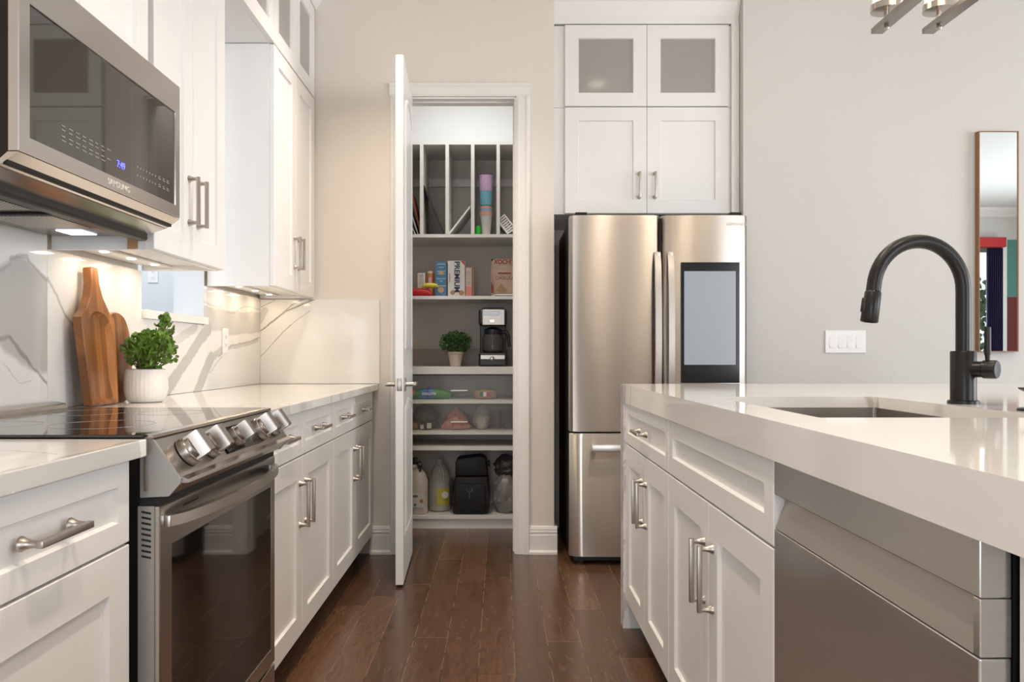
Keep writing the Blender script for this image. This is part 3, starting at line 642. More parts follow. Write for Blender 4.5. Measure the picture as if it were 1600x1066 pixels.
board('cutting_board', rnd_poly(ov, 4), None, .015, (-1.268, 2.600, .9172), .06, 'rounded acacia wood board half hidden behind the plant, leaning on the backsplash')

def leaves(c, n, rx, ry, rz, ls, seed, stems=40, base=None, squash=0.0):
    rnd = random.Random(seed); lf = MB(); st = MB(); c = Vector(c)
    pts = []
    while len(pts) < n:
        p = Vector((rnd.uniform(-1, 1), rnd.uniform(-1, 1), rnd.uniform(-1, 1)))
        if p.length > 1 or p.length < .35 and rnd.random() < .6: continue
        pts.append(Vector((p.x*rx, p.y*ry, p.z*rz)))
    for p in pts:
        d = (p+Vector((0, 0, rz*.5))).normalized()
        d = (d+Vector((rnd.uniform(-.8, .8), rnd.uniform(-.8, .8), rnd.uniform(-.3, .8)))).normalized()
        s = ls*rnd.uniform(.7, 1.2); sd = d.orthogonal(); sd.rotate(Matrix.Rotation(rnd.uniform(0, 6.28), 3, d)); nn = d.cross(sd)
        o = c+p; w = s*.42
        P_ = [o, o+d*s*.3+sd*w*.85+nn*s*.06, o+d*s*.68+sd*w*.9+nn*s*.06, o+d*s, o+d*s*.68-sd*w*.9+nn*s*.06, o+d*s*.3-sd*w*.85+nn*s*.06]
        mid = o+d*s*.5-nn*s*.04
        vs = [lf.bm.verts.new(q) for q in P_]; m_ = lf.bm.verts.new(mid)
        for i in range(6): lf.bm.faces.new((vs[i], vs[(i+1) % 6], m_))
    if base is not None:
        b = Vector(base)
        for p in rnd.sample(pts, min(stems, len(pts))):
            e = c+p; st.tube([b+Vector((p.x*.25, p.y*.25, 0)), b.lerp(e, .5)+Vector((p.x*.15, p.y*.15, rz*.1)), e], [.0022, .0017, .0012], 5)
    return lf, st
px, py = -1.182, 2.62
pl = thing('potted_plant', (px, py, .9168), 'small leafy green plant in a white ribbed pot beside the wooden boards', 'plant')
mb = MB(); seg = 96; rings_ = []
for r, z in [(.050, 0), (.056, .003), (.064, .02), (.068, .045), (.067, .07), (.0635, .095), (.062, .107), (.058, .109), (.056, .105), (.055, .09)]:
    ring_ = []
    for i in range(seg):
        a = 2*PI*i/seg; k = 1+(.018 if i % 3 == 0 else 0)*(1 if .004 < z < .1 and r > .058 else 0)
        ring_.append(Vector((px+r*k*math.cos(a), py+r*k*math.sin(a), .917+z)))
    rings_.append(ring_)
mb.loft(rings_); mb.build('pot', 'pot', pl, True)
MB().lathe((px, py, .917+.088), [(.0545, 0), (.0545, .006)], 24).build('soil', 'soil', pl)
lf, st = leaves((px+.018, py-.003, 1.085), 520, .076, .095, .062, .019, 11, 55, (px, py, 1.008))
l2, s2 = leaves((px+.05, py+.035, 1.155), 70, .022, .022, .055, .019, 5, 10, (px+.01, py+.01, 1.03))
for a, b in ((lf, l2), (st, s2)):
    me = bpy.data.meshes.new('t'); b.bm.to_mesh(me); b.bm.free(); a.bm.from_mesh(me); bpy.data.meshes.remove(me)
lf.build('foliage', 'leaf', pl); st.build('stems', 'stem', pl)

# ------------------------------------------------------------------ island
XI = .488; XE = .478; ZT = .957
quartz('quartz_island', (0, 1), [(.478, 3.09, .50, 3.146, .008, .7)], [(.46, 3.02, .49, 3.05, .012, .45), (.46, 2.90, .50, 2.92, .008, .6), (.50, 2.92, .60, 2.99, .004, .4), (.70, 2.18, .66, 2.3, .004, .6), (1.034, 2.16, 1.02, 2.19, .012, .5), (1.04, 1.66, 1.2, 1.8, .004, .6), (1.3, 2.6, 1.7, 2.8, .003, .35), (1.7, 2.8, 2.2, 2.7, .003, .35), (1.2, 2.35, 1.5, 2.25, .003, .3)], streak=(1.2, 6, .14))
isl = thing('island_countertop', (1.4, 1.6, 0), 'thick white quartz island countertop with a waterfall end and sink cut-out', 'countertop')
SX0, SX1, SY0, SY1 = .587, 1.034, 1.453, 2.178; XIR = 2.36; YI0, YI1 = .12, 3.146
mb = MB()
mb.box(XE, SX0, YI0, YI1, .927, ZT).box(SX1, XIR, YI0, YI1, .927, ZT).box(SX0, SX1, YI0, SY0, .927, ZT).box(SX0, SX1, SY1, YI1, .927, ZT)
mb.box(XE, XE+.02, YI0+.06, YI1-.06, .887, .927).box(XIR-.02, XIR, YI0+.06, YI1-.06, .887, .927)
mb.build('worktop', 'quartz_island', isl)
MB().box(XE, XIR, YI1-.06, YI1, 0, .927).build('waterfall_leg', 'quartz_island', isl)
MB().box(XE, XIR, YI0, YI0+.06, 0, .927).build('waterfall_leg', 'quartz_island', isl)
P = PXm(XI)
def icab(y0, y1, name, label):
    r = thing(name, (.8, (y0+y1)/2, 0), label, 'cabinet')
    if y0 < 2: MB().box(XI+.021, 1.12, y0+.001, y1-.001, .105, .72).box(XI+.021, XI+.05, y0+.001, y1-.001, .72, .925).build('body', 'cab', r)
    else: MB().box(XI+.021, 1.12, y0+.001, y1-.001, .105, .925).build('body', 'cab', r)
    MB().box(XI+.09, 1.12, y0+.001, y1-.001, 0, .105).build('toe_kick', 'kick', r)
    return r
r = icab(2.296, 3.083, 'island_cabinet', 'white island cabinet at the waterfall end, one drawer over two doors')
d = shaker(P, 2.298, 3.081, .729, .885, r, 'drawer', rail=.042); pull(P, 2.70, .805, False, d)
m_ = 2.688
d = shaker(P, 2.298, m_-.0015, .115, .724, r); pull(P, m_-.038, .565, True, d, cc=.14)
d = shaker(P, m_+.0015, 3.081, .115, .724, r); pull(P, m_+.038, .565, True, d, cc=.14)
r = icab(1.409, 2.294, 'sink_cabinet', 'white island sink cabinet with wide false drawer front, beside the dishwasher')
shaker(P, 1.411, 2.292, .729, .885, r, 'false_front', rail=.05)
m_ = 1.853
d = shaker(P, 1.411, m_-.0015, .115, .724, r); pull(P, m_-.038, .555, True, d, cc=.14)
d = shaker(P, m_+.0015, 2.292, .115, .724, r); pull(P, m_+.038, .555, True, d, cc=.14)
tag(MB().box(XI+.034, 1.12, .18, .792, 0, .925).build('end_panel', 'cab'), 'plain white island panel right of the dishwasher', 'panel')
tag(MB().box(1.13, 1.95, .20, 3.08, 0, .92).build('bar_wall', 'cab'), 'white back of the island under the seating overhang', 'island base')
# sink
sk = thing('sink', (.81, 1.815, .70), 'stainless undermount sink set into the island countertop', 'sink')
mb = MB(); t = .004; e = .006
def rr_(x0, x1, y0, y1, r, z, n=5):
    out = []
    for cx, cy, a0 in ((x1-r, y1-r, 0), (x0+r, y1-r, PI/2), (x0+r, y0+r, PI), (x1-r, y0+r, 3*PI/2)):
        for i in range(n+1): a = a0+PI/2*i/n; out.append(Vector((cx+r*math.cos(a), cy+r*math.sin(a), z)))
    return out
a_ = (SX0-e, SX1+e, SY0-e, SY1+e)
mb.loft([rr_(a_[0]-.018, a_[1]+.018, a_[2]-.018, a_[3]+.018, .02, .9265), rr_(*a_, .012, .9265), rr_(a_[0]+.004, a_[1]-.004, a_[2]+.004, a_[3]-.004, .012, .735), rr_(a_[0]+.02, a_[1]-.02, a_[2]+.02, a_[3]-.02, .012, .722)], cap=False)
f = [mb.bm.verts.new(p) for p in rr_(a_[0]+.02, a_[1]-.02, a_[2]+.02, a_[3]-.02, .012, .722)]; mb.bm.faces.new(f)
mb.build('basin', mat('sink_steel', (.40, .36, .32), .3, 1), sk, True)
MB().lathe((.81, 1.815, .7225), [(.055, 0), (.05, .002), (.03, -.0)], 24).build('drain', 'chrome', sk)
# faucet
fx, fy = 1.095, 1.865
fc = thing('faucet', (fx, fy, ZT), 'matte black gooseneck pull-down faucet standing behind the island sink', 'faucet')
MB().lathe((fx, fy, ZT), [(.034, 0), (.034, .007), (.030, .009)], 32).build('base_flange', 'blackm', fc, True)
MB().lathe((fx, fy, ZT+.008), [(.028, 0), (.028, .115), (.0265, .117), (.019, .117)], 32).build('body', 'blackm', fc, True)
pts = [(fx, fy, ZT+.12), (fx, fy, ZT+.20), (fx, fy, ZT+.265)]; R_ = .106; zc = ZT+.270
for i in range(1, 25):
    a = PI*i/26*1.055; pts.append((fx-R_+R_*math.cos(a), fy, zc+R_*math.sin(a)*1.08))
e1 = Vector(pts[-1]); dr = (e1-Vector(pts[-2])).normalized(); pts.append(tuple(e1+dr*.012))
MB().tube(pts, .0165, 20).build('neck', 'blackm', fc, True)
e2 = Vector(pts[-1]); mb = MB(); mb.lathe(e2+dr*.001, [(.0165, 0), (.0185, .003), (.0200, .072), (.0185, .074), (.012, .070)], 24, dr)
sp = mb.build('spray_head', 'blackm', fc, True)
q = e2+dr*.035; sd_ = Vector((-1, 0, 0)); sd_ = (sd_-dr*sd_.dot(dr)).normalized()
mb = MB(); mb.lathe(q+sd_*.017-dr*.016, [(.006, 0), (.0075, .002), (.0075, .032), (.006, .034)], 12, dr, sx=1, sy=.9); mb.build('spray_button', 'blackp', sp, True)
hv = Vector((.62, -.78, 0)).normalized(); b0 = Vector((fx, fy, ZT+.082))
MB().lathe(b0+hv*.020, [(.019, 0), (.019, .022), (.0195, .0225), (.0215, .024), (.0215, .050), (.0195, .053), (.0, .0535)], 28, hv).build('valve_barrel', 'blackm', fc, True)
b1 = b0+hv*.052
MB().cyl(b1+Vector((0, 0, .018)), b1+Vector((0, 0, .036)), .0045, .006).cyl(b1+Vector((0, 0, .034)), b1+Vector((0, 0, .098)), .0072, .0068).build('lever', 'blackm', fc, True)
# soap dispenser
sx_, sy_ = 1.098, 1.625
sd = thing('soap_dispenser', (sx_, sy_, ZT), 'matte black soap dispenser pump at the right edge of the island', 'soap dispenser')
MB().lathe((sx_, sy_, ZT), [(.029, 0), (.029, .004), (.024, .006)], 28).build('base_flange', 'blackm', sd, True)
MB().cyl((sx_, sy_, ZT+.005), (sx_, sy_, ZT+.034), .009).lathe((sx_, sy_, ZT+.034), [(.014, 0), (.016, .012), (.012, .016)], 20).build('pump_head', 'blackm', sd, True)
MB().prism([(sx_, ZT+.049), (sx_-.028, ZT+.0485), (sx_-.026, ZT+.045), (sx_-.012, ZT+.038), (sx_, ZT+.038)], 1, sy_-.007, sy_+.007, .001).build('spout', 'blackm', sd)

# dishwasher
dw = thing('dishwasher', (.78, 1.105, 0), 'stainless dishwasher with recessed pocket handle in the island front', 'dishwasher')
a, b = .803, 1.4065; X = XI; cap = .012
MB().box(X+.036, 1.1, a+.003, b-.003, .02, .875).build('body', 'gap', dw)
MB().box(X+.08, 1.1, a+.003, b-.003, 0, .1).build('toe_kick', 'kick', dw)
MB().box(X, X+.033, a, b, .824, .884, .0015).build('control_strip', 'dwsteel', dw)
MB().box(X, X+.033, a, b, .112, .7625, .002).build('front_panel', 'dwsteel', dw)
MB().prism([(X+.0005, .764), (X+.0325, .764), (X+.0325, .823), (X+.024, .823)], 1, a+cap, b-.004).build('pocket_handle', 'dwpock', dw)
MB().box(X+.0005, X+.033, a, a+cap, .7635, .8235, .001).build('end_cap', 'dwsteel', dw)

# ------------------------------------------------------------------ fridge and the cabinet over it
fr = thing('refrigerator', (.80, 4.35, 0), 'stainless french-door refrigerator with a touch screen in its alcove', 'refrigerator')
FX0, FX1, FY = .348, 1.256, 4.0; FZ = 1.783
MB().box(FX0+.004, FX1-.004, FY+.075, 4.78, .03, 1.765, .003).build('body', 'darkbody', fr)
MB().box(FX0+.03, FX1-.03, FY+.06, 4.7, .012, .045).cyl((FX0+.06, FY+.09, 0), (FX0+.06, FY+.09, .03), .018).cyl((FX1-.06, FY+.09, 0), (FX1-.06, FY+.09, .03), .018).cyl((FX0+.06, 4.7, 0), (FX0+.06, 4.7, .03), .018).cyl((FX1-.06, 4.7, 0), (FX1-.06, 4.7, .03), .018).build('base_grille', 'blackp', fr)
def fdoor(x0, x1, z0, z1, name='door'):
    """front slab, slightly bowed, with softly rounded upright edges"""
    n = 26; prof = []; r = .022; bow = .010
    for i in range(n+1):
        t = i/n; x = x0+(x1-x0)*t; e = min(x-x0, x1-x); k = max(0, 1-e/r)
        y = FY+bow*(2*t-1)**2*.6+r*(1-math.sqrt(max(0, 1-k*k)))
        prof.append((x, y))
    prof += [(x1, FY+.072), (x0, FY+.072)]
    mb = MB(); z = [(z0, .004), (z0+.004, 0), (z1-.004, 0), (z1, .004)]; cy = FY+.03; cx = (x0+x1)/2
    mb.loft([[Vector((cx+(px_-cx)*(1-i_/(x1-x0)*1.2), cy+(py_-cy)*(1-i_*8), zz)) for px_, py_ in prof] for zz, i_ in z])
    return mb.build(name, 'fsteel', fr, True)
xm = (1033.5-783)/307.5; xa = xm-.0045; xb = xm+.0045
dl = fdoor(FX0, xa, .682, FZ); dr_ = fdoor(xb, FX1, .682, FZ); dd = fdoor(FX0, FX1, .045, .672, 'freezer_drawer')
MB().box(FX0+.01, FX1-.01, FY+.03, FY+.07, .672, .682).box(xa, xb, FY+.035, FY+.074, .682, FZ-.01).build('gasket', 'gap', fr)
for (xc, dpar) in ((xa-.018, dl), (xb+.038, dr_)):
    mb = MB(); n = 18; rg_ = []
    for i in range(n+1):
        t = i/n; z = .76+(1.592-.76)*t; q = FY-.008-.040*math.sin(PI*t)**.5; xo = xc
        rg_.append([Vector((xo-.016, q+.004, z)), Vector((xo-.015, q-.006, z)), Vector((xo+.015, q-.006, z)), Vector((xo+.016, q+.004, z)), Vector((xo+.016, q+.010, z)), Vector((xo-.016, q+.010, z))])
    mb.loft(rg_); mb.box(xc-.013, xc+.013, FY-.02, FY+.008, .755, .785, .003).box(xc-.013, xc+.013, FY-.02, FY+.008, 1.565, 1.594, .003)
    mb.build('handle', 'handle_steel', dpar, True)
mb = MB().box(.455, 1.15, FY-.055, FY-.038, .585, .622, .004).box(.462, .482, FY-.04, FY+.006, .59, .617, .003).box(1.12, 1.14, FY-.04, FY+.006, .59, .617, .003)
mb.build('handle', 'handle_steel', dd, True)
scr = MB().box(.912, 1.212, FY-.006, FY+.015, .93, 1.543, .004).build('screen_bezel', mat('black_screen_glass', (.008, .008, .009), .15), dr_)
MB().box(.929, 1.190, FY-.0072, FY-.005, 1.022, 1.497).build('touch_screen', 'screen', scr)
lettering('SAMSUNG', .022, (1.196, FY-.002, 1.737), FYT, 'logo', dr_, sx=1.0)
for x in (FX0+.03, FX1-.09): MB().box(x, x+.06, FY+.01, FY+.12, 1.784, 1.80, .004).build('hinge_cover', 'darkbody', fr)
MB().box(FX0+.0025, FX0+.004, FY+.085, FY+.10, 1.50, 1.70).box(FX0+.0025, FX0+.004, FY+.085, FY+.098, .20, .38).build('side_sticker', 'plasticw', fr)

YF = 4.31; Pf = PYm(YF)
def fcab(z0, z1, glass, label, name):
    r = thing(name, (.8, 4.6, z0), label, 'cabinet')
    MB().box(.289, 1.304, YF+.0205, 4.875, z0, z1).build('body', 'cab', r)
    for i, (a, b) in enumerate(((.350, .7975), (.7995, 1.246))):
        d = shaker(Pf, a, b, z0+.002, z1-.002, r, 'door', glass=glass)
        if not glass: pull(Pf, (b-.042, a+.042)[i], 2.0, True, d)
    return r
fcab(1.846, 2.431, False, 'white two-door cabinet directly above the refrigerator', 'wall_cabinet')
fcab(2.433, 2.882, True, 'top cabinet with two frosted glass doors above the refrigerator', 'wall_cabinet')
mb = MB().prism([(4.875, CE), (YF-.05, CE), (YF-.05, CE-.02), (YF-.02, CE-.05), (YF+.01, CE-.115), (YF+.01, 2.89), (4.875, 2.89)], 0, .288, 1.305)
struct(mb.build('trim_crown_alcove', 'cab'))
tag(MB().box(1.262, 1.304, YF+.002, YF+.02, 1.846, 2.889).build('filler_strip', 'cab'), 'narrow white filler strip right of the cabinets over the refrigerator', 'filler')

# ------------------------------------------------------------------ mirror, chandelier
mr = thing('wall_mirror', (2.67, YW, 1.095), 'tall narrow mirror with a thin walnut frame on the right wall', 'mirror')
a, b, z0, z1 = 2.563, 2.768, 1.093, 2.268; t = .004
MB().box(a-t, a, YW-.035, YW-.001, z0-t, z1+t).box(b, b+t, YW-.035, YW-.001, z0-t, z1+t).box(a, b, YW-.035, YW-.001, z0-t, z0).box(a, b, YW-.035, YW-.001, z1, z1+t).build('frame', 'mframe', mr)
MB().box(a, b, YW-.030, YW-.001, z0, z1).build('mirror_glass', 'mirror', mr)

ch = thing('linear_chandelier', (1.37, 2.1, 2.17), 'chrome linear chandelier with lit glass cylinder shades over the island', 'chandelier')
for bx_ in (1.288, 1.463):
    MB().box(bx_-.02, bx_+.02, 1.40, 2.70, 2.173, 2.191, .001).build('bar', 'barmetal', ch)
    for cy in (2.63, 2.33, 2.03, 1.73):
        cup = MB().lathe((bx_, cy, 2.191), [(.008, 0), (.008, .030), (.050, .031), (.050, .052), (.046, .052), (.046, .034)], 32, cap=False).lathe((bx_, cy, 2.160), [(.006, 0), (.009, .006), (.006, .013)], 14).build('lamp_cup', 'chrome', ch, True)
        MB().lathe((bx_, cy, 2.226), [(.044, 0), (.044, .17), (.041, .17), (.041, 0)], 32, cap=False).build('lamp_shade', 'lamp_glass', cup, True)
        MB().lathe((bx_, cy, 2.226), [(.030, 0), (.030, .15), (.028, .155)], 24).build('diffuser', 'glow', cup, True)
for yy in (1.75, 2.35): MB().box(1.288, 1.463, yy-.01, yy+.01, 2.191, 2.2).cyl((1.3755, yy, 2.2), (1.3755, yy, CE-.02), .006).build('hanging_rod', 'chrome', ch, True)
MB().box(1.33, 1.42, 1.65, 2.45, CE-.02, CE-.001, .002).build('ceiling_plate', 'chrome', ch)
l = bpy.data.lights.new('chandelier_lamp', 'POINT'); l.energy = 14; l.color = (1, .84, .64); l.shadow_soft_size = .1
o = bpy.data.objects.new('chandelier_lamp', l); C.objects.link(o); o.location = (1.3755, 2.05, 2.5)

# ------------------------------------------------------------------ behind the camera (seen in the mirror)
mb = MB(); n = 60; A = []; B = []
for i in range(n+1):
    x = 6.50+.21*i/n; y = YB+.10+.025*math.sin(i*.9); A.append((x, y))
pl_ = A+[(x, y+.004) for x, y in A[::-1]]
mb.prism(pl_, 2, .03, 2.50)
tag(mb.build('curtain', mat('dark_plum_curtain', (.03, .02, .075), .8, vary=.2)), 'dark plum curtain beside the glass doors, seen in the mirror', 'curtain')
tag(MB().box(5.3, 6.73, YB+.03, YB+.16, 2.51, 2.64, .004).build('valance', mat('red_valance', (.45, .03, .03), .8)), 'red valance board above the curtain, seen in the mirror', 'valance')
tag(MB().box(6.74, 6.80, YB+.001, YB+.06, 0, 2.62, .002).build('white_post', 'trimw'), 'white door casing beside the dark curtain, seen in the mirror', 'casing')
ar = thing('wall_panel', (7.1, YB+.02, 0), 'teal and dark red wall hanging, seen at the mirror edge', 'wall hanging')
MB().box(6.81, 7.36, YB+.001, YB+.03, 1.85, 2.62).build('upper_panel', mat('teal_fabric', (.10, .25, .22), .8), ar)
MB().box(6.81, 7.36, YB+.001, YB+.03, .05, 1.85).build('lower_panel', mat('dark_red_fabric', (.16, .03, .03), .8), ar)
lf, st = leaves((7.35, -3.9, 1.35), 1500, 1.3, .5, 1.0, .10, 21, 50, (7.35, -3.9, .1))
sh = thing('garden_shrub', (7.35, -3.9, 0), 'leafy garden shrub outside the glass doors, seen in the mirror', 'shrub')
lf.build('foliage', 'leafd', sh); st.build('stems', 'stem', sh)
tag(MB().box(-2, 12, -9, YB-.4, -.12, 0).build('lawn', mat('lawn_green', (.10, .16, .05), .9, bump=1, bscale=40)), 'green lawn outside the glass doors', 'lawn')

# ------------------------------------------------------------------ pantry
SY = 4.84; SB = 5.24; PX0, PX1 = -.797, .137
ps = thing('pantry_shelving', (-.33, 5.04, 0), 'white built-in pantry shelving with upright dividers, inside the doorway', 'shelving')
for z, t in ((.083, .02), (.51, .025), (1.0, .046), (1.435, .020), (1.815, .02), (2.386, .02)):
    MB().box(PX0, PX1, SY, SB, z-t, z).build('shelf', 'shelf', ps)
for z, t in ((.797, .024), (.606, .024)): MB().box(PX0, PX1, SY+.002, SB, z-t, z).build('shelf', 'shelf', ps)
MB().box(PX0, PX1, SY+.02, SB, 0, .063).build('plinth', 'shelf', ps)
for i in range(-2, 3): x = -.332+.157*i; (MB().box(x-.0105, x+.0105, SY, SB, 1.816, 2.366).build('divider', 'shelf', ps))
MB().box(PX0, PX1, SB-.012, SB, 2.19, 2.24).build('wall_cleat', 'shelf', ps)
MB().box(PX0, PX1, SB-.012, SB, 1.0, 1.11).build('back_rail', mat('taupe_board', (.36, .30, .25), .5), ps)
for z0, z1, lab in ((.798, .944, 'clear acrylic drawer front on the upper pantry drawer'), (.607, .771, 'clear acrylic drawer front on the lower pantry drawer')):
    r = thing('acrylic_bin', (-.33, SY, z0), lab, 'bin')
    MB().box(PX0+.01, PX1-.01, SY-.006, SY-.001, z0-.01, z1, .001).build('front_panel', 'clear_acrylic', r)
    zc = .853 if z0 > .7 else .661
    MB().box(-.31, -.205, SY-.012, SY-.006, zc-.004, zc+.004, .001).build('handle', 'plasticw', r)

# --- items: soft bags, boxes, bottles
def blob(name, c, rx, ry, rz, m, label, cat, seed=0, rough=.18, top=None, flatb=True, parent=None, pinch=0, nseg=28):
    """crumpled soft shape standing on c"""
    rnd = random.Random(seed); from mathutils import noise
    mb = MB(); rings_ = []
    for j in range(17):
        t = j/16; z = t*2*rz
        k = math.sin(PI*min(1, max(.0, (t*.88+.12))))**.45 if not pinch else (1-(t**pinch))*.92+.08
        if j == 0: k *= .85
        if j == 16: k = .03 if not pinch else .10
        ring_ = []
        for i in range(nseg):
            a = 2*PI*i/nseg; v = Vector((math.cos(a)*1.3, math.sin(a)*1.3, t*2.4+seed*3.7)); q = 1+rough*noise.noise(v*2.2)+rough*.5*noise.noise(v*5)
            ring_.append(Vector((c[0]+rx*k*q*math.cos(a), c[1]+ry*k*q*math.sin(a), c[2]+z*(1+.08*rough*noise.noise(v*3) if 0 < j < 16 else 1))))
        rings_.append(ring_)
    mb.loft(rings_)
    o = mb.build(name, m, parent, True)
    return tag(o, label, cat) if label else o
def carton(name, x0, x1, z0, z1, y, dep, m, label, cat='box'):
    r = thing(name, ((x0+x1)/2, y+dep/2, z0), label, cat)
    MB().box(x0, x1, y, y+dep, z0, z1, .0012).build('carton', m, r); return r
col = lambda n, c, **k: (flat(n, c, **k), n)[1]
yb = SY+.03; zs = 1.4355
# upper shelf, left group
r = carton('snack_box', -.33, -.224, zs, 1.655, yb, .06, col('cream_card', (.62, .60, .56)), 'tall white cracker box lettered in dark blue, middle of the pantry food shelf')
lettering('PREMIUM', .046, (-.274, yb-.0015, 1.555), FYD, col('navy_ink', (.02, .03, .09)), r, sx=1.02, bold=.0012)
lettering('ORIGINAL', .012, (-.318, yb-.0015, 1.55), FYD, col('dull_red', (.40, .06, .05)), r)
MB().prism([(-.252, 1.6545), (-.225, 1.6545), (-.225, 1.625)], 1, yb-.001, yb).build('corner_flash', 'dull_red', r)
MB().lathe((-.30, yb-.002, 1.458), [(.014, 0), (.014, .002)], 16, (0, 1, 0)).lathe((-.245, yb-.002, 1.456), [(.016, 0), (.016, .002)], 16, (0, 1, 0)).build('cracker_picture', col('cracker_brown', (.35, .20, .09)), r)
r = carton('snack_box', -.408, -.337, zs, 1.651, yb+.01, .06, col('blue_card', (.06, .16, .27)), 'tall blue patterned snack box left of the white cracker box')
mb = MB(); 
for z, w in ((1.635, .05), (1.615, .03), (1.59, .05), (1.575, .045), (1.545, .055), (1.53, .02), (1.50, .06), (1.47, .03)): mb.box(-.372-w/2, -.372+w/2, yb+.0085, yb+.010, z-.003, z+.003)
mb.build('printed_lines', col('pale_blue_ink', (.30, .42, .52)), r)
MB().lathe((-.373, yb+.008, 1.475), [(.019, 0), (.019, .002)], 18, (0, 1, 0)).lathe((-.372, yb+.008, 1.582), [(.014, 0), (.014, .002)], 18, (0, 1, 0)).build('picture', col('tan_print', (.42, .28, .17)), r)
r = carton('snack_box', -.219, -.182, zs, 1.612, yb, .09, col('pale_pink_card', (.55, .42, .36)), 'slim pink and cream box right of the white cracker box')
MB().box(-.2195, -.1815, yb-.001, yb+.05, zs+.001, 1.495).build('pink_band', col('salmon', (.62, .20, .15)), r)
mb = MB(); [mb.box(-.213, -.188, yb-.0012, yb, z, z+.003) for z in (1.585, 1.575, 1.56, 1.54, 1.52, 1.51)]; mb.build('printed_lines', 'mark', r)
MB().box(-.181, -.166, yb+.01, yb+.09, zs, 1.618).build('side_box', col('brown_card', (.22, .14, .09)), r)
r = thing('spice_tin', (-.443, yb+.05, zs), 'small orange canister with a pale lid behind the yellow snack packet', 'canister')
MB().lathe((-.443, yb+.06, zs), [(.024, 0), (.024, .145)], 24).build('can', col('orange_print', (.55, .17, .06)), r, True)
MB().lathe((-.443, yb+.06, zs+.145), [(.025, 0), (.025, .010), (.012, .018)], 24).build('lid', col('pale_lid', (.62, .52, .42)), r, True)
MB().box(-.452, -.434, yb+.0345, yb+.036, zs+.07, zs+.12).build('label_patch', col('pale_violet', (.5, .38, .45)), r)
r = carton('snack_box', -.521, -.474, zs, 1.583, yb+.035, .05, 'cream_card', 'small cream box with fine print at the left end of the food shelf')
mb = MB(); [mb.box(-.514, -.482, yb+.0335, yb+.035, z, z+.0035) for z in (1.57, 1.56, 1.548, 1.538, 1.525, 1.515)]; mb.build('printed_lines', 'mark', r)
def packet(name, x0, x1, z, h, y, m, label, tilt=0, dep=.022):
    mb = MB(); n = 10; rings_ = []
    for i in range(n+1):
        t = i/n; x = x0+(x1-x0)*t; k = max(.0, math.sin(PI*t))**.25; hh = h*(.30+.70*k)
        rings_.append([Vector((x, y+dep*math.cos(2*PI*j/14)*(.5+.5*k), z+hh/2+hh/2*math.sin(2*PI*j/14)+tilt*t)) for j in range(14)])
    mb.loft(rings_); o = mb.build(name, m, None, True); return tag(o, label, 'bag')
packet('snack_packet', -.59, -.425, zs, .050, yb-.004, col('red_foil', (.50, .015, .02), rough=.3), 'red snack packet lying at the left end of the food shelf')
packet('snack_packet', -.49, -.385, zs+.051, .030, yb-.015, col('yellow_foil', (.62, .50, .04), rough=.3), 'yellow snack packet lying on top of the red packet', dep=.018)
# chips bag
def pouch(x0, x1, z0, z1, y, th, m, parent):
    mb = MB(); nz, nx = 14, 10; F = []
    for s in (-1, 1):
        g_ = []
        for j in range(nz+1):
            row = []
            for i in range(nx+1):
                u = i/nx; v = j/nz; b = (math.sin(PI*u)**.6)*(math.sin(PI*min(1, v*.93+.07))**.5) if 0 < i < nx else 0
                row.append(mb.bm.verts.new((x0+(x1-x0)*(u+.02*math.sin(v*9)), y+s*th/2*b, z0+(z1-z0)*v)))
            g_.append(row)
        for j in range(nz):
            for i in range(nx): mb.bm.faces.new((g_[j][i], g_[j][i+1], g_[j+1][i+1], g_[j+1][i]))
    return mb.build('bag', m, parent, True)
r = thing('chips_bag', (.02, yb+.06, zs), 'kraft tortilla chips bag with dark red lettering, right end of the food shelf', 'bag')
pouch(-.063, .12, zs, 1.672, yb+.05, .08, col('kraft_bag', (.50, .37, .27)), r)
lettering('XOCHITL', .036, (.028, yb+.004, 1.648), FYT, col('dark_red_ink', (.22, .012, .012)), r, bold=.001, sx=.92)
lettering('Mexican Style Chips', .018, (.028, yb+.001, 1.605), [(1, 0, 0), (0, 0, 1), (0, -1, 0)], 'mark', r, sx=.9)
lettering('CHOLULA', .030, (.022, yb+.0, 1.548), [(1, 0, 0), (0, 0, 1), (0, -1, 0)], 'dark_red_ink', r, sx=.85)
MB().box(-.02, .06, yb+.003, yb+.006, 1.575, 1.583).build('red_ribbon', 'dark_red_ink', r)
MB().prism([(-.035, 1.47), (.0, 1.515), (.04, 1.47)], 1, yb+.003, yb+.007).build('chip_picture', col('chip_brown', (.33, .19, .08)), r)
MB().prism([(-.0615, 1.455), (-.05, 1.46), (-.047, 1.49), (-.0615, 1.53)], 1, yb+.02, yb+.03).build('red_patch', 'dark_red_ink', r)
o = packet('paper_napkin', -.055, .12, zs, .012, yb-.012, 'plasticw', 'folded white paper lying in front of the chips bag'); o['category'] = 'paper'

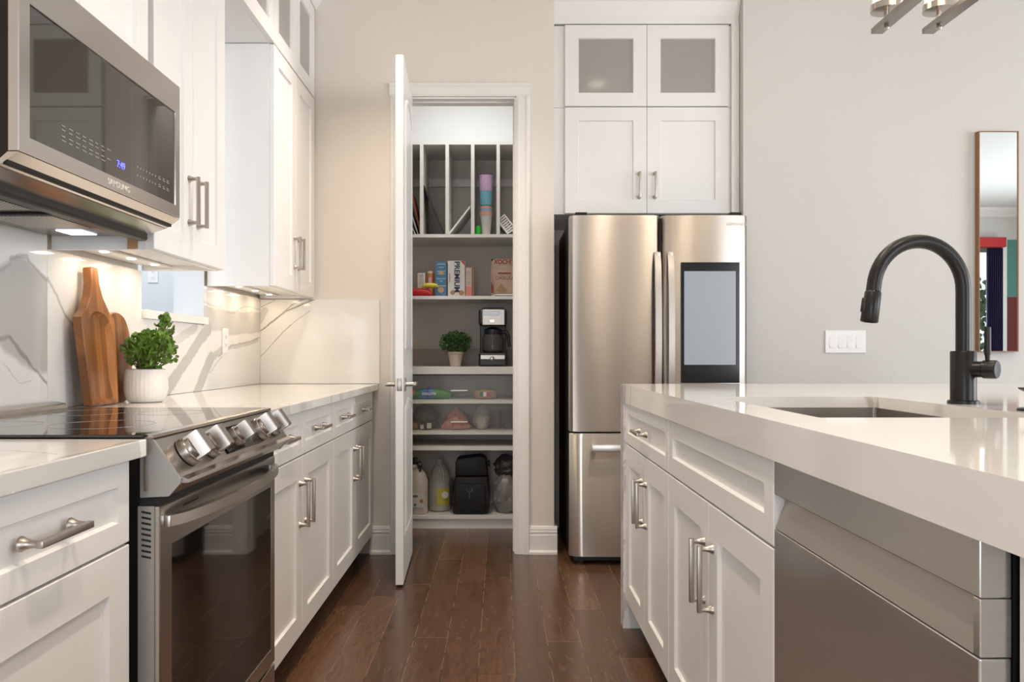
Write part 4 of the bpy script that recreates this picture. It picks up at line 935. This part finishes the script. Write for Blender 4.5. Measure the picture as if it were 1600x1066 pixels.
# counter shelf: plant, coffee maker
zc = 1.0005
r = thing('potted_plant', (-.285, SY+.07, zc), 'small dark artificial boxwood in a cream pot on the pantry shelf', 'plant')
MB().lathe((-.285, SY+.07, zc), [(.033, 0), (.036, .02), (.046, .075), (.050, .078), (.051, .090), (.046, .092), (.044, .082)], 28).build('pot', col('cream_clay', (.60, .50, .41)), r, True)
lf, st = leaves((-.283, SY+.07, zc+.148), 650, .092, .085, .062, .018, 31, 30, (-.285, SY+.07, zc+.08))
lf.build('foliage', 'leafd', r); st.build('stems', 'stem', r)
r = thing('coffee_maker', (-.048, SY+.12, zc), 'black and stainless drip coffee maker with glass carafe on the pantry shelf', 'coffee maker')
cx0, cx1, cy0 = -.139, .035, SY+.02; cc = (cx0+cx1)/2; cm = cc
bp_ = 'blackp'
mb = MB().box(cx0, cx1, cy0, cy0+.22, zc, zc+.085, .012).box(cx0+.004, cx1-.004, cy0+.14, cy0+.22, zc+.08, zc+.27, .006).box(cx0, cx1, cy0, cy0+.22, zc+.255, zc+.355, .012).box(cx0+.02, cx1-.02, cy0+.03, cy0+.18, zc+.352, zc+.366, .005)
mb.build('housing', bp_, r)
MB().box(cx0+.022, cx1-.012, cy0-.002, cy0+.02, zc+.255, zc+.353, .004).build('steel_face', 'nickel', r)
MB().box(cx0+.030, cx1-.045, cy0-.0035, cy0, zc+.315, zc+.342, .001).build('display', 'blackg', r)
MB().box(cm-.020, cm+.012, cy0-.0035, cy0, zc+.272, zc+.290, .002).box(cm-.016, cm-.006, cy0-.005, cy0, zc+.276, zc+.286, .001).box(cm-.003, cm+.008, cy0-.005, cy0, zc+.276, zc+.286, .001).build('buttons', 'chrome', r)
MB().box(cx0+.012, cx1-.012, cy0-.002, cy0+.01, zc+.045, zc+.07, .001).build('base_trim', 'nickel', r)
MB().lathe((cm-.004, cy0-.002, zc+.050), [(.014, 0), (.014, .008), (.010, .010)], 20, (0, -1, 0)).build('dial', 'chrome', r, True)
ca = MB().lathe((cm, cy0+.075, zc+.088), [(.055, 0), (.066, .01), (.070, .05), (.064, .095), (.052, .115)], 32, cap=False).build('carafe', 'dark_glass', r, True)
MB().lathe((cm, cy0+.075, zc+.2), [(.054, 0), (.056, .006), (.056, .03), (.02, .045)], 28).build('carafe_lid', bp_, ca, True)
MB().tube([(cm+.05, cy0+.05, zc+.215), (cm+.085, cy0+.04, zc+.215), (cm+.096, cy0+.04, zc+.19), (cm+.104, cy0+.04, zc+.12)], [.009, .011, .011, .009], 10).build('carafe_handle', bp_, ca, True)
mb = MB(); [mb.box(cm-.003, cm+.003, cy0+.004, cy0+.0055, zc+.11+i*.014, zc+.114+i*.014) for i in range(6)]; mb.build('level_marks', 'mark', ca)

# acrylic drawer contents
zd = .7975
r = thing('bread_bag', (-.43, SY+.1, zd), 'blue and green bread bag behind the upper acrylic front', 'bag')
def loaf(x0, x1, z, h, y, dep, m, parent, name='bag'):
    mb = MB(); n = 14; R_ = []
    for i in range(n+1):
        t = i/n; x = x0+(x1-x0)*t; k = (math.sin(PI*(.08+.84*t)))**.45
        R_.append([Vector((x, y+dep/2*k*math.copysign(abs(math.cos(2*PI*j/20))**.6, math.cos(2*PI*j/20)), z+h/2+h/2*k*math.copysign(abs(math.sin(2*PI*j/20))**.6, math.sin(2*PI*j/20))-(h/2-h/2*k)*.9)) for j in range(20)])
    mb.loft(R_); return mb.build(name, m, parent, True)
loaf(-.56, -.315, zd, .068, SY+.08, .11, col('green_film', (.05, .25, .03), rough=.3), r)
loaf(-.540, -.355, zd+.0005, .069, SY+.079, .112, col('blue_film', (.03, .20, .48), rough=.3), r, 'blue_label')
loaf(-.49, -.415, zd+.0008, .0695, SY+.0785, .1125, col('violet_film', (.05, .04, .35), rough=.3), r, 'violet_label')
lettering('DOLLYTS', .020, (-.445, SY+.018, zd+.034), [(1, 0, 0), (0, 0, 1), (0, -1, 0)], 'plasticw', r, bold=.001)
loaf(-.565, -.53, zd+.02, .04, SY+.06, .05, col('orange_film', (.6, .14, .04), rough=.3), r, 'twisted_end')
r = thing('tortilla_pack', (-.1, SY+.1, zd), 'round pack of tortillas with green and red label behind the acrylic front', 'pack')
MB().lathe((-.10, SY+.09, zd), [(.06, 0), (.070, .008), (.071, .04), (.068, .054), (.03, .06)], 32).build('tortillas', col('tortilla_tan', (.42, .27, .15)), r, True)
mb = MB(); mb.box(-.130, -.112, SY+.014, SY+.022, zd+.018, zd+.045); mb.build('green_label', col('label_green', (.02, .20, .06)), r)
MB().box(-.110, -.092, SY+.012, SY+.02, zd+.018, zd+.045).build('white_label', 'plasticw', r)
MB().box(-.090, -.072, SY+.014, SY+.022, zd+.018, zd+.045).build('red_label', 'red_foil', r)
zd = .6065
r = thing('mesh_bag', (-.48, SY+.1, zd), 'dark mesh produce bag with a paper tag behind the lower acrylic front', 'bag')
blob('bag', (-.478, SY+.09, zd), .075, .06, .078, col('dark_mesh', (.045, .03, .025), bump=1, bscale=160), None, None, 3, .3, parent=r)
MB().box(-.457, -.430, SY+.012, SY+.016, zd+.012, zd+.045).box(-.498, -.478, SY+.012, SY+.016, zd+.008, zd+.034).build('paper_tag', 'cream_card', r)
blob('onion', (-.535, SY+.06, zd), .026, .026, .024, col('onion_skin', (.30, .10, .04)), None, None, 4, .05, parent=r)
r = thing('pink_bag', (-.28, SY+.1, zd), 'translucent pink plastic bag behind the lower acrylic front', 'bag')
blob('bag', (-.285, SY+.10, zd), .085, .06, .068, 'bag_pink', None, None, 8, .3, parent=r, pinch=2.2)
blob('contents', (-.285, SY+.10, zd), .075, .05, .035, col('meat_pink', (.40, .13, .11)), None, None, 9, .3, parent=r)
r = thing('clear_bag', (-.13, SY+.1, zd), 'clear bag of white powder behind the lower acrylic front', 'bag')
blob('bag', (-.122, SY+.10, zd), .052, .05, .077, 'clear_bag', None, None, 12, .2, parent=r)
blob('powder', (-.122, SY+.10, zd+.001), .038, .035, .050, col('powder_white', (.62, .56, .50)), None, None, 13, .2, parent=r)
for i, x in enumerate((-.03, .045)):
    o = MB().lathe((x, SY+.09, zd), [(.026, 0), (.032, .004), (.034, .05), (.036, .12), (.034, .12), (.031, .05), (.028, .006)], 24, cap=False).build('drinking_glass', 'clear_acrylic', None, True)
    tag(o, 'clear drinking glass behind the lower acrylic front at the right', 'glass', 'clear glasses in the lower pantry drawer')

# bottom shelf
zb = .0835
r = thing('detergent_jug', (-.515, SY+.07, zb), 'white spray jug with a black trigger on the bottom pantry shelf', 'bottle')
MB().lathe((-.525, SY+.08, zb), [(.058, 0), (.064, .006), (.064, .20), (.050, .25), (.026, .275), (.024, .29)], 32, sx=1.05, sy=.8).build('bottle', col('cloudy_white', (.55, .50, .44)), r, True)
MB().lathe((-.535, SY+.08, zb+.288), [(.024, 0), (.024, .018)], 24).build('collar', 'plasticw', r, True)
MB().box(-.553, -.522, SY+.06, SY+.1, zb+.305, zb+.345, .005).lathe((-.505, SY+.05, zb+.305), [(.020, -.015), (.024, 0), (.020, .012)], 16, (1, .2, .2)).tube([(-.505, SY+.05, zb+.30), (-.50, SY+.05, zb+.28), (-.503, SY+.05, zb+.262)], .005, 8).build('trigger', bp_, r, True)
MB().box(-.548, -.478, SY+.024, SY+.030, zb+.045, zb+.130, .001).build('label_sheet', 'cream_card', r)
MB().box(-.545, -.515, SY+.0225, SY+.0245, zb+.108, zb+.122).build('label_title', col('brown_ink', (.20, .14, .12)), r)
MB().lathe((-.492, SY+.022, zb+.085), [(.012, 0), (.012, .002)], 16, (0, 1, 0)).build('label_fruit', col('amber_print', (.40, .16, .03)), r)
MB().lathe((-.532, SY+.022, zb+.062), [(.009, 0), (.009, .002)], 16, (0, 1, 0)).build('label_seal', col('teal_print', (.05, .25, .20)), r)
r = thing('vinegar_jug', (-.38, SY+.09, zb), 'clear gallon jug with a yellow label on the bottom pantry shelf', 'jug')
MB().lathe((-.392, SY+.18, zb), [(.066, 0), (.076, .008), (.076, .18), (.060, .24), (.026, .295), (.018, .31)], 32, sx=1, sy=.95).build('bottle', 'clear_jug', r, True)
MB().lathe((-.392, SY+.18, zb+.004), [(.064, 0), (.073, .006), (.073, .165)], 32, sy=.95).build('liquid', col('pale_liquid', (.33, .29, .22), rough=.2), r, True)
MB().tube([(-.385, SY+.14, zb+.29), (-.365, SY+.12, zb+.25), (-.362, SY+.115, zb+.20)], .009, 10).build('grip', 'clear_jug', r, True)
MB().lathe((-.392, SY+.18, zb+.308), [(.018, 0), (.018, .018)], 20).build('cap', col('pale_cap', (.5, .46, .38)), r, True)
mb = MB(); mb.loft([[Vector((-.392+.0775*math.sin(a), SY+.18-.0775*.96*math.cos(a), z)) for a in [(-.15+1.15*i/12) for i in range(13)]] for z in (zb+.045, zb+.148)], cap=False, closed=False)
mb.build('yellow_label', col('label_yellow', (.45, .40, .05)), r, True)
MB().lathe((-.352, SY+.110, zb+.108), [(.022, 0), (.022, .002)], 24, (-.3, 1, 0)).build('label_disc', 'cream_card', r)
lettering('99', .018, (-.348, SY+.056, zb+.108), [(1, 0, 0), (0, 0, 1), (0, -1, 0)], 'navy_ink', r) if False else None
r = thing('lunch_bag', (-.19, SY+.1, zb), 'black soft lunch cooler bag with a front clip on the bottom pantry shelf', 'bag')
bk = col('black_nylon', (.006, .006, .007), rough=.65)
MB().prism([(-.300, zb), (-.078, zb+.004), (-.070, zb+.10), (-.082, zb+.235), (-.290, zb+.232), (-.305, zb+.10)], 1, SY+.03, SY+.21, .016).build('body', bk, r, True)
MB().prism([(-.286, zb+.236), (-.084, zb+.238), (-.094, zb+.345), (-.125, zb+.362), (-.270, zb+.345), (-.284, zb+.325)], 1, SY+.035, SY+.20, .014).build('lid', bk, r, True)
MB().box(-.285, -.095, SY+.018, SY+.034, zb+.02, zb+.19, .010).build('front_pocket', bk, r, True)
MB().box(-.320, -.300, SY+.045, SY+.09, zb+.05, zb+.22, .008).build('side_pocket', bk, r, True)
cl = col('gunmetal', (.10, .10, .10), rough=.3)
MB().tube([(-.215+.0, SY+.013, zb+.165), (-.210, SY+.012, zb+.148), (-.195, SY+.011, zb+.142), (-.180, SY+.012, zb+.148), (-.175, SY+.013, zb+.165)], .003, 8).box(-.1975, -.1925, SY+.010, SY+.016, zb+.10, zb+.142, .001).build('clip', cl, r, True)
MB().box(-.086, -.070, SY+.09, SY+.12, zb+.29, zb+.325, .004).build('strap_loop', bk, r, True)
r = thing('plastic_bag', (.0, SY+.12, zb), 'crumpled grey plastic grocery bag on the bottom pantry shelf', 'bag')
blob('bag', (.030, SY+.12, zb), .078, .085, .125, col('grey_film', (.24, .225, .215), rough=.35, bump=.8, bscale=30), None, None, 17, .22, parent=r)
blob('tied_top', (.03, SY+.13, zb+.225), .07, .055, .07, col('dark_film', (.045, .042, .04), rough=.35), None, None, 18, .35, parent=r)

# divider bays
zv = 1.8155
def leaner(name, x0, z0, x1, z1, th, y0, y1, m, label, cat):
    d = Vector((x1-x0, z1-z0)).normalized(); n_ = Vector((-d.y, d.x))*th
    o = MB().prism([(x0, z0), (x1, z1), (x1+n_.x, z1+n_.y), (x0+n_.x, z0+n_.y)], 1, y0, y1, .001).build(name, m); return tag(o, label, cat)
leaner('baking_tray', -.354, zv+.003, -.474, 2.12, .008, SY+.02, SY+.34, col('dark_nonstick', (.02, .018, .016), rough=.35), 'dark non-stick baking tray leaning in the second divider bay', 'tray')
leaner('tray', -.318, zv+.001, -.187, 1.985, -.010 if False else .010, SY+.02, SY+.32, 'plasticw', 'white tray leaning to the right in the middle divider bay', 'tray')
leaner('folder', -.510, zv+.001, -.585, 2.05, .006, SY+.03, SY+.3, col('folder_pale', (.45, .46, .50)), 'pale blue-grey folder leaning in the leftmost divider bay', 'folder')
leaner('book', -.5045, zv+.009, -.560, 2.08, -.010, SY+.04, SY+.25, col('book_red', (.26, .06, .03)), 'dark red book leaning in the leftmost divider bay', 'book')
leaner('folder', -.527, zv+.001, -.60, 1.97, .004, SY+.03, SY+.3, 'plasticw', 'thin white folder leaning behind the pale folder in the leftmost bay', 'folder')
gc = thing('cup_stack', (-.094, SY+.08, zv), 'x', 'cups')
bpy.data.objects.remove(gc)
cupc = [('clear', .0, 5, 'clear_bag', .030), ('orange', .134, 3, col('cup_peach', (.80, .42, .30)), .040), ('blue', .163, 2, col('cup_blue', (.30, .48, .68)), .038), ('peach', .183, 2, 'cup_peach', .038), ('teal', .205, 1, col('cup_deep_teal', (.0, .20, .27)), .038), ('turquoise', .213, 9, col('cup_turquoise', (.22, .52, .62)), .038), ('lilac', .300, 12, col('cup_lilac', (.66, .46, .64)), .040)]
def cup(z, m, r, h=.012, full=False, lab='', grp=None):
    cxx, cyy = -.094, SY+.07
    if full: pr_ = [(r*.68, 0), (r*.70, .003), (r*.98, .115), (r*1.03, .118), (r*1.03, .121), (r*.96, .119), (r*.66, .006)]
    else: pr_ = [(r*.93, 0), (r*.97, h-.004), (r*1.03, h-.003), (r*1.03, h-.0005), (r*.94, h-.0015), (r*.90, .001)]
    o = MB().lathe((cxx, cyy, z), pr_, 28, cap=False).build('plastic_cup', m, None, True); tag(o, lab, 'cup', grp); return o
z = zv+.0005
cup(z, flat('cup_clear_white', (.62, .60, .57), rough=.2), .037, full=True, lab='clear plastic cup at the bottom of the cup tower', grp=None)
z += .122
stack = [('cup_peach', 3, .040, .0085, 'peach plastic cup low in the cup tower, above the clear cup', 'lower peach cups of the tower'), ('cup_blue', 2, .038, .009, 'blue plastic cup between the two peach bands of the tower', 'blue cups of the tower'), ('cup_peach', 2, .038, .0075, 'peach plastic cup in the thin band under the teal cups', 'upper peach cups of the tower'), ('cup_deep_teal', 1, .038, .006, 'single dark teal cup in the middle of the cup tower', None), ('cup_turquoise', 10, .038, .0088, 'turquoise plastic cup nested below the lilac ones', 'turquoise cups of the tower'), ('cup_lilac', 12, .041, .0082, 'lilac plastic cup nested at the top of the tower', 'lilac cups of the tower')]
for m, n, rr0, h, lab, grp in stack:
    first = None
    for i in range(n):
        if first is None: first = cup(z, m, rr0, h, lab=lab, grp=grp)
        else:
            c_ = first.copy(); C.objects.link(c_); c_.location.z = z
        z += h
o = MB().lathe((-.143, SY+.06, zv+.003), [(.010, 0), (.019, .008), (.020, .04), (.012, .056), (.0, .058)], 20).build('lime_cup', col('lime_green', (.02, .40, .02), rough=.3), None, True); tag(o, 'bright green round cup beside the cup tower', 'cup')
r = thing('basket', (.05, SY+.1, zv), 'small white slotted plastic basket tipped in the right divider bay', 'basket')
B0 = Vector((.040, 0, zv+.002)); dx = Vector((-.62, 0, .78)).normalized(); dz = Vector((.78, 0, .62)).normalized()
def bq(mb, a0, a1, b0, b1, y0, y1):
    pts = [B0+dx*a+dz*b for a, b in ((a0, b0), (a1, b0), (a1, b1), (a0, b1))]; mb.prism([(p.x, p.z) for p in pts], 1, y0, y1)
mb = MB(); bq(mb, 0, .11, 0, .003, SY+.03, SY+.2); bq(mb, 0, .003, 0, .06, SY+.03, SY+.2); bq(mb, .107, .11, 0, .06, SY+.03, SY+.2); bq(mb, -.002, .112, .056, .064, SY+.025, SY+.032); bq(mb, 0, .11, 0, .012, SY+.028, SY+.032)
for i in range(8): bq(mb, i*.0148, i*.0148+.007, .012, .056, SY+.028, SY+.031)
bq(mb, 0, .11, 0, .06, SY+.198, SY+.2)
mb.build('slotted_body', 'plasticw', r)
